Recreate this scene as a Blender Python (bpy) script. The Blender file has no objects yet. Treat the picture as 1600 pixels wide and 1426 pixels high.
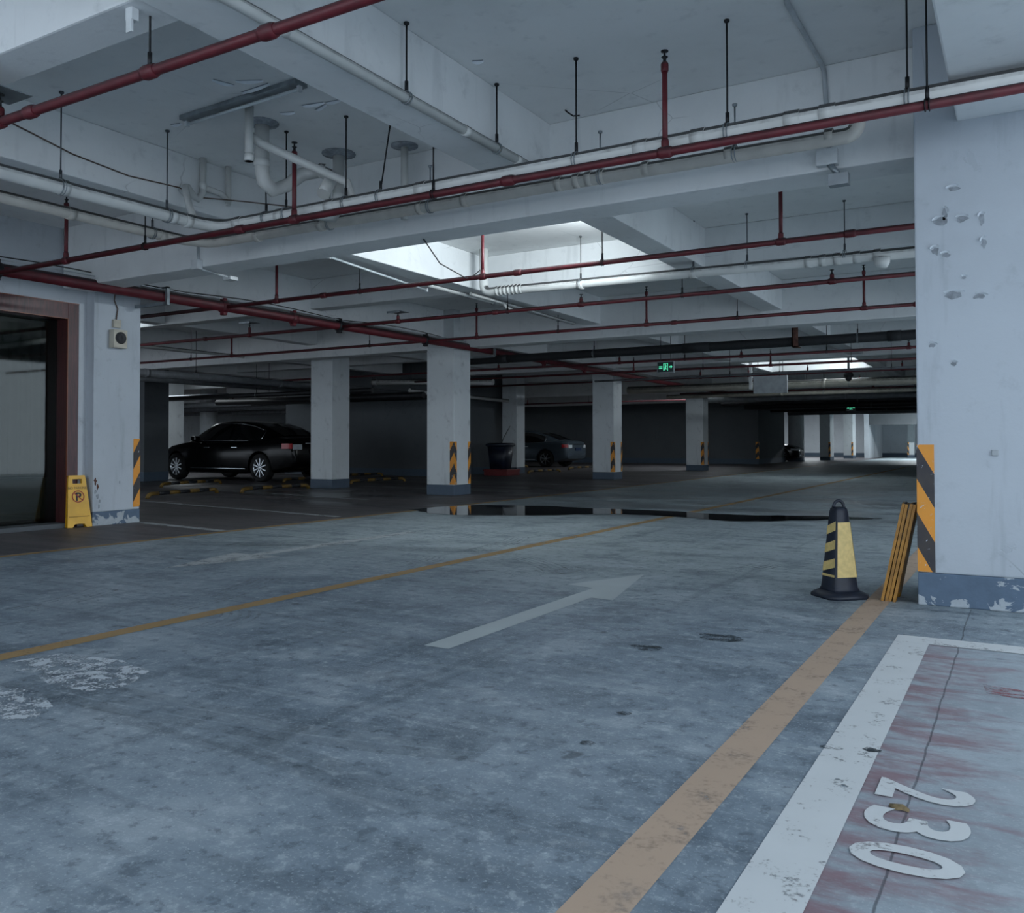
import bpy, bmesh, math, random
from mathutils import Vector, Matrix
random.seed(7)
PI = math.pi
COL = bpy.context.scene.collection
SC = bpy.context.scene
H_SLAB = 3.6

# ------------------------------------------------------------------ nodes
class NT:
    def __init__(s, name):
        s.m = bpy.data.materials.new(name); s.m.use_nodes = True
        s.t = s.m.node_tree; s.t.nodes.clear()
        s.out = s.t.nodes.new('ShaderNodeOutputMaterial')
    def n(s, typ, **kw):
        nd = s.t.nodes.new(typ)
        for k, v in kw.items():
            if k.startswith('i_'):
                key = k[2:]
                key = int(key) if key.isdigit() else key.replace('_', ' ')
                s.put(nd.inputs[key], v)
            else:
                setattr(nd, k, v)
        return nd
    def put(s, sock, v):
        if isinstance(v, bpy.types.NodeSocket): s.t.links.new(v, sock)
        elif isinstance(v, bpy.types.Node): s.t.links.new(v.outputs[0], sock)
        else:
            if isinstance(v, (tuple, list)) and len(v) == 3 and sock.type == 'RGBA': v = (*v, 1)
            sock.default_value = v
    def math(s, op, a, b=0.0, c=None, clamp=False):
        nd = s.n('ShaderNodeMath', operation=op, use_clamp=clamp)
        s.put(nd.inputs[0], a); s.put(nd.inputs[1], b)
        if c is not None: s.put(nd.inputs[2], c)
        return nd.outputs[0]
    def coord(s, kind='Object'):
        return s.n('ShaderNodeTexCoord').outputs[kind]
    def mapping(s, vec, scale=(1, 1, 1), loc=(0, 0, 0), rot=(0, 0, 0)):
        nd = s.n('ShaderNodeMapping'); s.put(nd.inputs[0], vec)
        nd.inputs['Scale'].default_value = scale; nd.inputs['Location'].default_value = loc
        nd.inputs['Rotation'].default_value = rot
        return nd.outputs[0]
    def noise(s, vec, scale=5, detail=4, rough=.55, dist=0):
        nd = s.n('ShaderNodeTexNoise'); s.put(nd.inputs['Vector'], vec)
        nd.inputs['Scale'].default_value = scale; nd.inputs['Detail'].default_value = detail
        nd.inputs['Roughness'].default_value = rough; nd.inputs['Distortion'].default_value = dist
        return nd.outputs[0]
    def ramp(s, fac, lo, hi, a=0.0, b=1.0):
        nd = s.n('ShaderNodeMapRange', interpolation_type='SMOOTHSTEP')
        s.put(nd.inputs[0], fac)
        nd.inputs[1].default_value = lo; nd.inputs[2].default_value = hi
        nd.inputs[3].default_value = a; nd.inputs[4].default_value = b
        return nd.outputs[0]
    def mix(s, fac, a, b, blend='MIX'):
        nd = s.n('ShaderNodeMix', data_type='RGBA', blend_type=blend)
        s.put(nd.inputs[0], fac); s.put(nd.inputs[6], a); s.put(nd.inputs[7], b)
        return nd.outputs[2]
    def bump(s, h, strength=.3, dist=.01):
        nd = s.n('ShaderNodeBump'); nd.inputs['Strength'].default_value = strength
        nd.inputs['Distance'].default_value = dist; s.put(nd.inputs['Height'], h)
        return nd.outputs[0]
    def bsdf(s, color, rough=.6, metal=0., normal=None, **kw):
        nd = s.n('ShaderNodeBsdfPrincipled')
        s.put(nd.inputs['Base Color'], color); s.put(nd.inputs['Roughness'], rough)
        s.put(nd.inputs['Metallic'], metal)
        if normal is not None: s.put(nd.inputs['Normal'], normal)
        for k, v in kw.items(): s.put(nd.inputs[k.replace('_', ' ')], v)
        return nd.outputs[0]
    def done(s, shader):
        s.t.links.new(shader, s.out.inputs[0]); return s.m

def hexc(h):
    h = h.lstrip('#'); v = [int(h[i:i + 2], 16) / 255 for i in (0, 2, 4)]
    return tuple(c / 12.92 if c <= .04045 else ((c + .055) / 1.055) ** 2.4 for c in v)

def simple(name, color, rough=.5, metal=0., var=.12, scale=6., bump=0., emit=None, estr=0., spec=.5, dust=None):
    t = NT(name); co = t.coord()
    nz = t.noise(co, scale, 4)
    c = t.mix(t.ramp(nz, .3, .7), tuple(x * (1 - var) for x in color), tuple(min(1, x * (1 + var)) for x in color))
    if dust:
        sep = t.n('ShaderNodeSeparateXYZ'); t.put(sep.inputs[0], t.n('ShaderNodeNewGeometry').outputs['True Normal'])
        up = t.math('ADD', sep.outputs[2], t.math('MULTIPLY', t.math('SUBTRACT', t.noise(co, 14, 4), .5), .3))
        c = t.mix(t.ramp(up, .10, .45, 0, .92), c, dust)
    kw = {'Specular_IOR_Level': spec}
    if emit: kw['Emission_Color'] = (*emit, 1); kw['Emission_Strength'] = estr
    nrm = t.bump(t.noise(co, scale * 8, 3), bump, .004) if bump else None
    return t.done(t.bsdf(c, rough, metal, nrm, **kw))

def plaster(name, base, dirt, dirt_lo=.55, dirt_hi=.8, peel=0., band=None):
    """painted concrete: soft stains, hairline cracks, optional chipped patches"""
    t = NT(name); co = t.coord()
    n1 = t.noise(co, .9, 6, .6); n2 = t.noise(co, 5, 6, .65); n3 = t.noise(co, 40, 3)
    c = t.mix(t.ramp(n1, .35, .7), base, tuple(x * .9 for x in base))
    c = t.mix(t.math('MULTIPLY', t.ramp(n2, dirt_lo, dirt_hi), .55), c, dirt)
    st = t.noise(t.mapping(co, (3, 3, .35)), 3, 5)
    c = t.mix(t.math('MULTIPLY', t.ramp(st, .58, .75), .25), c, dirt)
    vor = t.n('ShaderNodeTexVoronoi', feature='DISTANCE_TO_EDGE'); t.put(vor.inputs['Vector'], t.mix(.25, co, t.n('ShaderNodeTexNoise', i_Scale=2.0).outputs[1]))
    vor.inputs['Scale'].default_value = .8
    crack = t.math('MULTIPLY', t.ramp(vor.outputs[0], .0, .004, 1, 0), t.ramp(t.noise(co, .7, 2), .55, .65))
    c = t.mix(t.math('MULTIPLY', crack, .4), c, tuple(x * .45 for x in dirt))
    hgt = t.math('ADD', t.math('MULTIPLY', n3, .15), t.math('MULTIPLY', n2, .35))
    if peel:
        pn = t.noise(co, 7.5, 5, .6, .4); mask = t.math('MULTIPLY', t.ramp(pn, peel, peel + .012), t.ramp(t.noise(co, 1.3, 2), .52, .6))
        c = t.mix(t.math('MULTIPLY', mask, .55), c, tuple(x * .8 for x in base))
        hgt = t.math('ADD', hgt, t.math('MULTIPLY', mask, -1.2))
    return t.done(t.bsdf(c, .78, 0, t.bump(hgt, .35, .012), Specular_IOR_Level=.25))

def worn_paint(name, color, lo, hi, scale=9., stretch=(1, 1, 1), rough=.6, dark=.75, amount=1.):
    """floor paint rubbed through in patches"""
    t = NT(name); co = t.coord()
    m = t.mapping(co, stretch)
    f = t.math('ADD', t.math('MULTIPLY', t.noise(m, scale, 8, .7), .7), t.math('MULTIPLY', t.noise(m, scale * 9, 3, .6), .3))
    mask = t.math('MULTIPLY', t.ramp(f, lo, hi), amount)
    c = t.mix(t.noise(m, scale * .5, 4), tuple(x * dark for x in color), color)
    p = t.bsdf(c, rough, Specular_IOR_Level=.35)
    tr = t.n('ShaderNodeBsdfTransparent').outputs[0]
    mx = t.n('ShaderNodeMixShader'); t.put(mx.inputs[0], mask); t.put(mx.inputs[1], tr); t.put(mx.inputs[2], p)
    return t.done(mx.outputs[0])

M = {}
M['ceiling'] = plaster('ceiling_paint', hexc('#eef0f0'), hexc('#b9bdbf'), .58, .85)
M['beam'] = plaster('beam_paint', hexc('#e8ebec'), hexc('#b3b7b9'), .55, .82)
M['column'] = plaster('column_paint', hexc('#cfd5d8'), hexc('#8b9096'), .54, .80)
M['column_peel'] = plaster('peeling_column_paint', hexc('#b9c1c9'), hexc('#858c93'), .56, .84, peel=.62)
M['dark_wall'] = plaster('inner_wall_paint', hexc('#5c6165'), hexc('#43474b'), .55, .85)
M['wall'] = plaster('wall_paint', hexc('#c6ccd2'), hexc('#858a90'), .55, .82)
M['chip'] = simple('bare_plaster', hexc('#8d949b'), .9, var=.25, scale=20, bump=.5)
M['flake'] = simple('paint_flake', hexc('#dbe2e8'), .7)

def band_mat(name, base, chip, lo):
    t = NT(name); co = t.coord()
    sep = t.n('ShaderNodeSeparateXYZ'); t.put(sep.inputs[0], co)
    low = t.ramp(sep.outputs[2], 0., .13, .11, 0.)
    nz = t.math('ADD', t.noise(co, 6, 7, .62, .6), low)
    mask = t.ramp(nz, lo, lo + .02)
    c = t.mix(t.noise(co, 14, 5), tuple(x * .8 for x in base), tuple(x * 1.15 for x in base))
    c = t.mix(mask, c, t.mix(t.noise(co, 25, 3), chip, tuple(x * .7 for x in chip)))
    return t.done(t.bsdf(c, .7, 0, t.bump(t.math('ADD', mask, t.noise(co, 30, 3)), .3, .006)))
M['band'] = band_mat('blue_grey_base_paint', hexc('#586b80'), hexc('#b4bec6'), .595)
M['band_clean'] = band_mat('blue_grey_base_paint_clean', hexc('#4b5a6a'), hexc('#8e98a2'), .78)
M['band_worn'] = band_mat('blue_grey_base_paint_worn', hexc('#586b80'), hexc('#b4bdc4'), .565)

def hazard_mat(name, chips):
    t = NT(name)
    sep = t.n('ShaderNodeSeparateXYZ'); t.put(sep.inputs[0], t.n('ShaderNodeUVMap').outputs[0])
    co = t.coord()
    v = t.math('FRACT', t.math('DIVIDE', t.math('ADD', sep.outputs[1], t.math('MULTIPLY', sep.outputs[0], 2.0)), .42))
    k = t.math('LESS_THAN', v, .5)
    c = t.mix(k, hexc('#e8992e'), hexc('#1b2130'))
    c = t.mix(t.math('MULTIPLY', t.noise(co, 12, 3), .25), c, hexc('#7c6a4a'))
    ch = t.ramp(t.noise(co, 22, 6, .7, .5), chips, chips + .015)
    c = t.mix(ch, c, hexc('#b9c3cc'))
    return t.done(t.bsdf(c, .55))
M['hazard'] = hazard_mat('hazard_stripe_paint', .635)

M['red'] = simple('red_pipe_paint', hexc('#5c1a23'), .5, var=.2, scale=9, bump=.05, dust=hexc('#2a2426'))
M['pvc'] = simple('white_pvc', hexc('#d3d5d3'), .42, var=.06, scale=4, dust=hexc('#26272a'))
M['pvc_clean'] = simple('clean_white_pvc', hexc('#c6c8c6'), .42, var=.08, scale=4)
M['pvc_cream'] = simple('cream_pvc', hexc('#cbc7bf'), .45, var=.08, scale=5, dust=hexc('#2a2a2c'))
M['pvc_grey'] = simple('grey_pipe', hexc('#6f7378'), .5, var=.15)
M['black_pipe'] = simple('black_insulation', hexc('#1a1d21'), .75, var=.2, scale=25, bump=.4)
M['dark_metal'] = simple('dark_steel', hexc('#2a2b2e'), .5, .6)
M['rod'] = simple('threaded_rod', hexc('#55595e'), .45, .7)
M['galv'] = simple('galvanised_steel', hexc('#8f979c'), .4, .6, var=.2, scale=8)
M['rust'] = simple('rusty_steel', hexc('#5d4038'), .85, .2, var=.4, scale=14, bump=.4)
M['duct'] = simple('duct_sheet', hexc('#b9b6aa'), .5, .0, var=.1, dust=hexc('#2a2a2c'))
M['yellow'] = simple('yellow_plastic', hexc('#d9a521'), .42, var=.1, scale=5)
M['yellow_dirty'] = simple('dirty_yellow_plastic', hexc('#96681c'), .5, var=.3, scale=11)
M['stop_yellow'] = simple('dull_yellow_paint', hexc('#6e5520'), .6, var=.3, scale=11)
M['rubber'] = simple('black_rubber', hexc('#171a20'), .6, var=.2)
M['cone_navy'] = simple('navy_rubber', hexc('#141c2b'), .5, var=.2, scale=12)
M['cone_yellow'] = simple('reflective_yellow', hexc('#d0b878'), .45, var=.1, scale=30, bump=.15)
M['ink'] = simple('black_ink', hexc('#1a1a1e'), .6)
M['ink_red'] = simple('red_ink', hexc('#8e1d1d'), .6)
M['wood'] = None
M['bin_blue'] = simple('blue_black_plastic', hexc('#101a2c'), .45)
M['bin_red'] = simple('red_plastic', hexc('#641b1e'), .55)
M['beige'] = simple('beige_plastic', hexc('#b9b4a6'), .5)
M['grey_box'] = simple('grey_enamel', hexc('#9aa1a6'), .5, .2)
M['white_plastic'] = simple('white_plastic', hexc('#d4d8da'), .45)
M['car_black'] = simple('black_car_paint', hexc('#040507'), .2, .0, var=.05, spec=.2)
M['car_teal'] = simple('slate_car_paint', hexc('#4c5862'), .3, .35, var=.05)
M['car_dark'] = simple('dark_car_paint', hexc('#0d0e12'), .22, .1, var=.05)
M['car_glass'] = simple('tinted_glass', hexc('#080a0d'), .06, 0, var=.05, spec=.8)
M['tyre'] = simple('tyre_rubber', hexc('#0c0d0f'), .8)
M['alloy'] = simple('alloy', hexc('#b9bec4'), .3, .8)
M['chrome'] = simple('chrome_trim', hexc('#b5bac0'), .2, 1.)
M['tail'] = simple('tail_lamp_red', hexc('#8e1820'), .25, emit=hexc('#c21f28'), estr=.03)
M['lamp_clear'] = simple('clear_lamp', hexc('#c6cdd2'), .15)
M['plate'] = simple('plate_blue', hexc('#1c2c4c'), .5)
M['leaf'] = simple('dry_leaf', hexc('#7a6a4c'), .8, var=.4, scale=40)
M['tube_on'] = simple('lit_tube', (.9, .95, 1), .5, emit=(.85, .95, 1.), estr=4.)
M['tube_off'] = simple('unlit_tube', hexc('#c9d2d6'), .35)
M['cable'] = simple('brown_cable', hexc('#5b4d45'), .7)
M['cable_black'] = simple('black_cable', hexc('#17181b'), .6)
M['cable_white'] = simple('white_cable', hexc('#b6bcc0'), .5)
M['exit_dark'] = simple('exit_panel', hexc('#0d2326'), .3)
M['exit_green'] = simple('exit_green', hexc('#5fe0b0'), .5, emit=hexc('#58e0b0'), estr=.8)

def wood_mat():
    t = NT('red_brown_wood'); co = t.coord()
    g = t.noise(t.mapping(co, (14, 14, 1.2)), 3, 6, .6, .8)
    c = t.mix(t.ramp(g, .3, .7), hexc('#33171a'), hexc('#55282a'))
    return t.done(t.bsdf(c, .35, 0, t.bump(g, .1, .003)))
M['wood'] = wood_mat()
M['wood_edge'] = simple('wood_edge', hexc('#7a4028'), .4)

def glass_mat():
    t = NT('dark_window_glass')
    gl = t.n('ShaderNodeBsdfGlossy'); gl.inputs['Color'].default_value = (.8, .85, .85, 1); gl.inputs['Roughness'].default_value = .03
    tr = t.n('ShaderNodeBsdfTransparent'); tr.inputs['Color'].default_value = (.45, .48, .46, 1)
    fr = t.n('ShaderNodeFresnel'); fr.inputs['IOR'].default_value = 1.5
    f = t.math('ADD', t.math('MULTIPLY', fr.outputs[0], .6), .02, clamp=True)
    mx = t.n('ShaderNodeMixShader'); t.put(mx.inputs[0], f); t.put(mx.inputs[1], tr.outputs[0]); t.put(mx.inputs[2], gl.outputs[0])
    return t.done(mx.outputs[0])
M['glass'] = glass_mat()
M['curtain'] = simple('curtain_cloth', hexc('#3a3d36'), .85, var=.2, scale=3)
M['back_room'] = simple('back_room_paint', hexc('#3a3d3b'), .8)
M['ledge'] = simple('pale_ledge', hexc('#6c7271'), .6)

def floor_mat():
    t = NT('garage_floor'); co = t.coord()
    sep = t.n('ShaderNodeSeparateXYZ'); t.put(sep.inputs[0], co); X, Y = sep.outputs[0], sep.outputs[1]
    n1 = t.noise(co, .45, 6, .6, .3); n2 = t.noise(co, 2.2, 8, .65, .2); n3 = t.noise(co, 14, 6, .7); n4 = t.noise(co, 90, 3, .7)
    sx = t.noise(t.mapping(co, (.25, 2.6, 1), rot=(0, 0, .10)), 2.2, 7, .62, .25)     # tyre sweeps along the bay direction
    sy = t.noise(t.mapping(co, (3.0, .22, 1), rot=(0, 0, -.22)), 1.7, 7, .6, .4)    # sweeps along the lane
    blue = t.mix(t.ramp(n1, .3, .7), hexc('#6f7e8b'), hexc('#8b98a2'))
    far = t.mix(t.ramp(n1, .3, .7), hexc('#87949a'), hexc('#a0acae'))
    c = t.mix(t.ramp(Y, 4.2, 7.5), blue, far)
    c = t.mix(t.math('MULTIPLY', t.ramp(n2, .5, .66), .5), c, hexc('#aab4bb'))
    c = t.mix(t.math('MULTIPLY', t.ramp(n2, .38, .49, 1, 0), .5), c, hexc('#4d5a67'))
    c = t.mix(t.math('MULTIPLY', t.ramp(sx, .5, .7), .42), c, hexc('#4a555e'))
    c = t.mix(t.math('MULTIPLY', t.ramp(sx, .34, .46, 1, 0), .35), c, hexc('#a2adb4'))
    c = t.mix(t.math('MULTIPLY', t.ramp(sy, .56, .72), .45), c, hexc('#48545f'))
    c = t.mix(t.math('MULTIPLY', t.ramp(n3, .53, .66), .45), c, hexc('#b6c0c7'))
    c = t.mix(t.math('MULTIPLY', t.ramp(n4, .54, .68), .38), c, hexc('#c6d0d6'))
    c = t.mix(t.math('MULTIPLY', t.ramp(n3, .36, .46, 1, 0), .5), c, hexc('#424d57'))
    # brown parking bays beyond the lane on the left
    bay = t.math('MULTIPLY', t.ramp(X, -8.0, -7.82, 1, 0), .88)
    brown = t.mix(t.ramp(sx, .35, .65), hexc('#5d5354'), hexc('#453f42'))
    brown = t.mix(t.math('MULTIPLY', t.ramp(n3, .52, .75), .3), brown, hexc('#7d797a'))
    c = t.mix(bay, c, brown)
    # rubbed red bay paint at the right
    inb = t.math('MULTIPLY', t.math('GREATER_THAN', X, -.45), t.math('LESS_THAN', Y, 4.8))
    rw = t.noise(t.mapping(co, (1.0, 3.0, 1)), 3.2, 8, .68, .3)
    redm = t.math('MULTIPLY', t.ramp(t.math('ADD', t.math('MULTIPLY', rw, .75), t.ramp(X, -.45, .25, .2, 0.02)), .46, .66), inb)
    redc = t.mix(n3, hexc('#755b62'), hexc('#907880'))
    c = t.mix(t.math('MULTIPLY', inb, .55), c, hexc('#a7b1b8'))
    c = t.mix(t.math('MULTIPLY', redm, .9), c, redc)
    # cut joint through the bay
    jx = t.math('ABSOLUTE', t.math('ADD', t.math('SUBTRACT', X, -.287), t.math('MULTIPLY', t.math('SUBTRACT', t.noise(co, 5, 4), .5), .022)))
    jm = t.math('MULTIPLY', t.ramp(jx, .0015, .005, 1, 0), t.math('LESS_THAN', Y, 5.9))
    c = t.mix(t.math('MULTIPLY', jm, .6), c, hexc('#2c333b'))
    # dark oil spots
    sp = t.ramp(t.noise(co, 3.4, 3, .5), .70, .74)
    c = t.mix(t.math('MULTIPLY', sp, .6), c, hexc('#2f383f'))
    # damp zone around the puddle, carried on as a darker, glossier zone up the lane
    wet_dark = t.math('MULTIPLY', t.math('MULTIPLY', t.ramp(Y, 10.2, 11.4), t.ramp(Y, 14, 26, 1, 0)), t.ramp(t.noise(t.mapping(co, (.35, 1.3, 1)), .8, 5), .4, .6))
    c = t.mix(t.math('MULTIPLY', wet_dark, .5), c, hexc('#343d44'))
    rough = t.math('SUBTRACT', t.math('ADD', .42, t.math('MULTIPLY', n2, .25)), t.math('MULTIPLY', wet_dark, .22))
    b = t.bump(t.math('ADD', t.math('MULTIPLY', n3, .6), t.math('SUBTRACT', t.math('MULTIPLY', n4, .5), jm)), .18, .006)
    return t.done(t.bsdf(c, rough, 0, b, Specular_IOR_Level=.4))
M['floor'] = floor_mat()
M['p_white'] = worn_paint('white_line_paint', hexc('#ced3d5'), .33, .45, 8, rough=.65, dark=.85)
M['p_white_thin'] = worn_paint('faded_white_paint', hexc('#b4babd'), .34, .52, 5, rough=.65)
M['p_white_chip'] = worn_paint('flaked_white_paint', hexc('#c9d2d9'), .485, .53, 10, rough=.7)
M['p_arrow'] = worn_paint('faded_arrow_paint', hexc('#c6d0d2'), .18, .36, 4, rough=.6, amount=.9)
M['p_yellow'] = worn_paint('faded_yellow_paint', hexc('#c6ad97'), .22, .50, 6, rough=.6, dark=.88, amount=.85)
M['p_yellow_far'] = worn_paint('far_yellow_paint', hexc('#bd9a68'), .28, .48, 4, rough=.6, dark=.8, amount=.75)
M['p_tread'] = worn_paint('tyre_tread_print', hexc('#aab5ba'), .42, .6, 6, rough=.6, amount=.45)
M['p_skid'] = worn_paint('dark_skid', hexc('#39434c'), .30, .75, 2.2, (1, 1, 1), rough=.55, amount=.26)
M['p_red'] = worn_paint('red_scuff', hexc('#a05058'), .46, .58, 9, (1, 3, 1), amount=.8)
M['p_dark'] = worn_paint('oil_mark', hexc('#3a434a'), .40, .62, 12, rough=.5)

def puddle_mat():
    t = NT('standing_water'); co = t.coord()
    nrm = t.bump(t.noise(co, 3, 2), .02, .01)
    return t.done(t.bsdf((.012, .014, .017), .04, 0, nrm, Specular_IOR_Level=.6))
M['water'] = puddle_mat()

# ------------------------------------------------------------------ mesh builder
class MB:
    def __init__(s): s.bm = bmesh.new(); s.uv = None
    def poly(s, pts, smooth=False):
        f = s.bm.faces.new([s.bm.verts.new(p) for p in pts]); f.smooth = smooth; return f
    def pl(s, pts):
        s.poly(pts); return s
    def box(s, x0, x1, y0, y1, z0, z1, mat=None, bev=0.):
        before = set(s.bm.verts)
        r = bmesh.ops.create_cube(s.bm, size=1)
        for v in r['verts']:
            v.co = Vector((x0 + (v.co.x + .5) * (x1 - x0), y0 + (v.co.y + .5) * (y1 - y0), z0 + (v.co.z + .5) * (z1 - z0)))
        if bev:
            es = set(e for v in r['verts'] for e in v.link_edges)
            bmesh.ops.bevel(s.bm, geom=list(es), offset=bev, segments=2, affect='EDGES', profile=.6)
        if mat is not None:
            for v in set(s.bm.verts) - before: v.co = mat @ v.co
        return s
    def tube(s, pts, r, seg=10, cap=True):
        pts = [Vector(p) for p in pts]; rings = []
        up = None
        for i, p in enumerate(pts):
            if i == 0: d = pts[1] - p
            elif i == len(pts) - 1: d = p - pts[i - 1]
            else: d = (pts[i + 1] - p).normalized() + (p - pts[i - 1]).normalized()
            d.normalize()
            if up is None:
                a = Vector((0, 0, 1)) if abs(d.z) < .9 else Vector((1, 0, 0))
                u = d.cross(a).normalized()
            else:
                u = (up - d * up.dot(d)).normalized()
            up = u; w = d.cross(u)
            rr = r[i] if isinstance(r, (list, tuple)) else r
            rings.append([s.bm.verts.new(p + (u * math.cos(2 * PI * k / seg) + w * math.sin(2 * PI * k / seg)) * rr) for k in range(seg)])
        for a, b in zip(rings, rings[1:]):
            for k in range(seg):
                f = s.bm.faces.new((a[k], a[(k + 1) % seg], b[(k + 1) % seg], b[k])); f.smooth = True
        if cap:
            s.bm.faces.new(rings[0][::-1]); s.bm.faces.new(rings[-1])
        return s
    def lathe(s, prof, seg=24, mat=None):
        """prof: (radius, axial) pairs, axis Z, transformed by mat"""
        mat = mat or Matrix(); rings = []
        for r, z in prof:
            if r < 1e-6: rings.append([s.bm.verts.new(mat @ Vector((0, 0, z)))])
            else: rings.append([s.bm.verts.new(mat @ Vector((r * math.cos(2 * PI * k / seg), r * math.sin(2 * PI * k / seg), z))) for k in range(seg)])
        for a, b in zip(rings, rings[1:]):
            for k in range(seg):
                if len(a) == 1 and len(b) == 1: continue
                if len(a) == 1: vs = (a[0], b[(k + 1) % seg], b[k])
                elif len(b) == 1: vs = (a[k], a[(k + 1) % seg], b[0])
                else: vs = (a[k], a[(k + 1) % seg], b[(k + 1) % seg], b[k])
                f = s.bm.faces.new(vs); f.smooth = True
        return s
    def prism(s, poly, z0, z1, mat=None):
        mat = mat or Matrix()
        a = [s.bm.verts.new(mat @ Vector((p[0], p[1], z0))) for p in poly]
        b = [s.bm.verts.new(mat @ Vector((p[0], p[1], z1))) for p in poly]
        n = len(poly)
        s.bm.faces.new(a[::-1]); s.bm.faces.new(b)
        for i in range(n): s.bm.faces.new((a[i], a[(i + 1) % n], b[(i + 1) % n], b[i]))
        return s
    def loft(s, rings, closed=True, smooth=True, caps=True):
        R = [[s.bm.verts.new(p) for p in ring] for ring in rings]; n = len(R[0])
        for a, b in zip(R, R[1:]):
            for k in range(n if closed else n - 1):
                f = s.bm.faces.new((a[k], a[(k + 1) % n], b[(k + 1) % n], b[k])); f.smooth = smooth
        if caps and closed:
            s.bm.faces.new(R[0][::-1]); s.bm.faces.new(R[-1])
        return s
    def xform(s, mat):
        for v in s.bm.verts: v.co = mat @ v.co
        return s
    def build(s, name, mat, parent=None, local=False, normals=True):
        if normals and s.bm.faces: bmesh.ops.recalc_face_normals(s.bm, faces=s.bm.faces[:])
        me = bpy.data.meshes.new(name)
        if parent is not None and not local:
            L = root_loc(parent)
            for v in s.bm.verts: v.co -= L
        s.bm.to_mesh(me); s.bm.free()
        for m in (mat if isinstance(mat, list) else [mat]): me.materials.append(m)
        o = bpy.data.objects.new(name, me); COL.objects.link(o)
        if parent is not None: o.parent = parent
        return o

def root_loc(o):
    while o.parent is not None: o = o.parent
    return Vector(o.location)

def thing(name, label, cat, loc=(0, 0, 0), rz=0., group=None):
    o = bpy.data.objects.new(name, None); COL.objects.link(o)
    o.empty_display_size = .1
    o.location = loc; o.rotation_euler = (0, 0, rz)
    o['label'] = label; o['category'] = cat
    if group: o['group'] = group
    return o
def tag(o, label, cat, group=None):
    o['label'] = label; o['category'] = cat
    if group: o['group'] = group
    return o
def struct(o): o['kind'] = 'structure'; return o
def dup(root, loc, rz=0., label=None, group=None):
    r = root.copy(); COL.objects.link(r); r.location = loc; r.rotation_euler = (0, 0, rz)
    if label: r['label'] = label
    if group: r['group'] = group
    for ch in list(root.children):
        c = ch.copy(); COL.objects.link(c); c.parent = r
        for g in list(ch.children):
            d = g.copy(); COL.objects.link(d); d.parent = c
    return r

def text_mb(body, size, mat4, bold=0., align='CENTER'):
    cu = bpy.data.curves.new('txt', 'FONT'); cu.body = body; cu.size = size; cu.align_x = align
    cu.offset = bold; cu.resolution_u = 4; cu.fill_mode = 'FRONT'
    o = bpy.data.objects.new('txt', cu); COL.objects.link(o)
    bpy.context.view_layer.update()
    me = bpy.data.meshes.new_from_object(o.evaluated_get(bpy.context.evaluated_depsgraph_get()))
    bpy.data.objects.remove(o); bpy.data.curves.remove(cu)
    b = MB(); b.bm.from_mesh(me); bpy.data.meshes.remove(me)
    b.xform(mat4); return b

def boxobj(name, mat, dims, parent=None, bev=0.):
    return MB().box(*dims, bev=bev).build(name, mat, parent)

# ------------------------------------------------------------------ shell
fl = MB()
fl.poly([(-46, -6, 0), (9, -6, 0), (9, 70, 0), (-46, 70, 0)])
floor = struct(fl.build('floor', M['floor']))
struct(boxobj('ceiling', M['ceiling'], (-46, 2.65, -3.2, 70, H_SLAB, H_SLAB + .25)))

CEIL = bpy.data.objects['ceiling']
tn = [0]
def trim(x0, x1, y0, y1, z0, z1=H_SLAB, mat='beam'):
    tn[0] += 1
    return struct(boxobj('trim_%d' % tn[0], M[mat], (x0, x1, y0, y1, z0, z1 + .0), bev=.012))
# main beams on the column rows and shallower beams between them
trim(-9.9, 2.6, 6.2, 6.56, 2.87)
trim(-40, 2.6, 14.06, 14.44, 2.87)
trim(-40, 2.6, 22.1, 22.5, 3.08)
trim(-40, 2.6, 30.75, 31.15, 2.87)
trim(-40, 2.6, 38.4, 38.8, 2.87)
trim(-40, 2.6, 46.5, 46.9, 2.87)
trim(-40, 2.6, 54, 54.4, 2.87)
for y in (2.62, 10.18, 18.1, 26.3, 34.6): trim(-9.9 if y < 6 else -30, 2.6, y, y + .26, 3.13)
trim(-3.62, -3.29, -3, 40, 3.12)
trim(-6.8, -6.46, -3, 40, 3.12)
trim(-.329, .12, -3, 40, 2.965)
trim(-10.05, -9.7, 7.2, 40, 3.05)
trim(-13.5, -13.2, 7.2, 21.6, 3.15); trim(-17, -16.7, 7.2, 21.6, 3.15); trim(-20.6, -20.2, 7, 30, 3.05)

# left wall with the glazed shop front
wl = MB(); WX = -9.95
wl.box(WX - .2, WX, -3, 6.54, 2.71, H_SLAB)
wl.box(WX - .2, WX, 6.43, 6.54, 0, 2.71)
wl.box(WX - .2, WX, -3, 2.6, 0, 2.71)
struct(wl.build('wall_left', M['wall']))
win = struct(boxobj('window_1', M['wood'], (WX - .24, WX + .015, 6.29, 6.43, 0.0, 2.71), bev=.004))
boxobj('frame_head', M['wood'], (WX - .24, WX + .015, 2.6, 6.29, 2.52, 2.71), win, bev=.004)
boxobj('frame_edge', M['wood_edge'], (WX + .0, WX + .02, 6.283, 6.292, .06, 2.525), win)
boxobj('frame_edge', M['wood_edge'], (WX + .0, WX + .02, 2.6, 6.29, 2.513, 2.523), win)
boxobj('frame_edge', M['wood_edge'], (WX + .0, WX + .02, 2.6, 6.43, 2.705, 2.715), win)
boxobj('frame_post', M['wood'], (WX - .24, WX + .015, 2.46, 2.6, 0, 2.71), win)
boxobj('sill', M['dark_wall'], (WX - .24, WX + .06, 2.6, 6.31, 0, .055), win, bev=.006)
boxobj('pane', M['glass'], (WX - .215, WX - .205, 2.6, 6.29, .055, 2.52), win)
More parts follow.
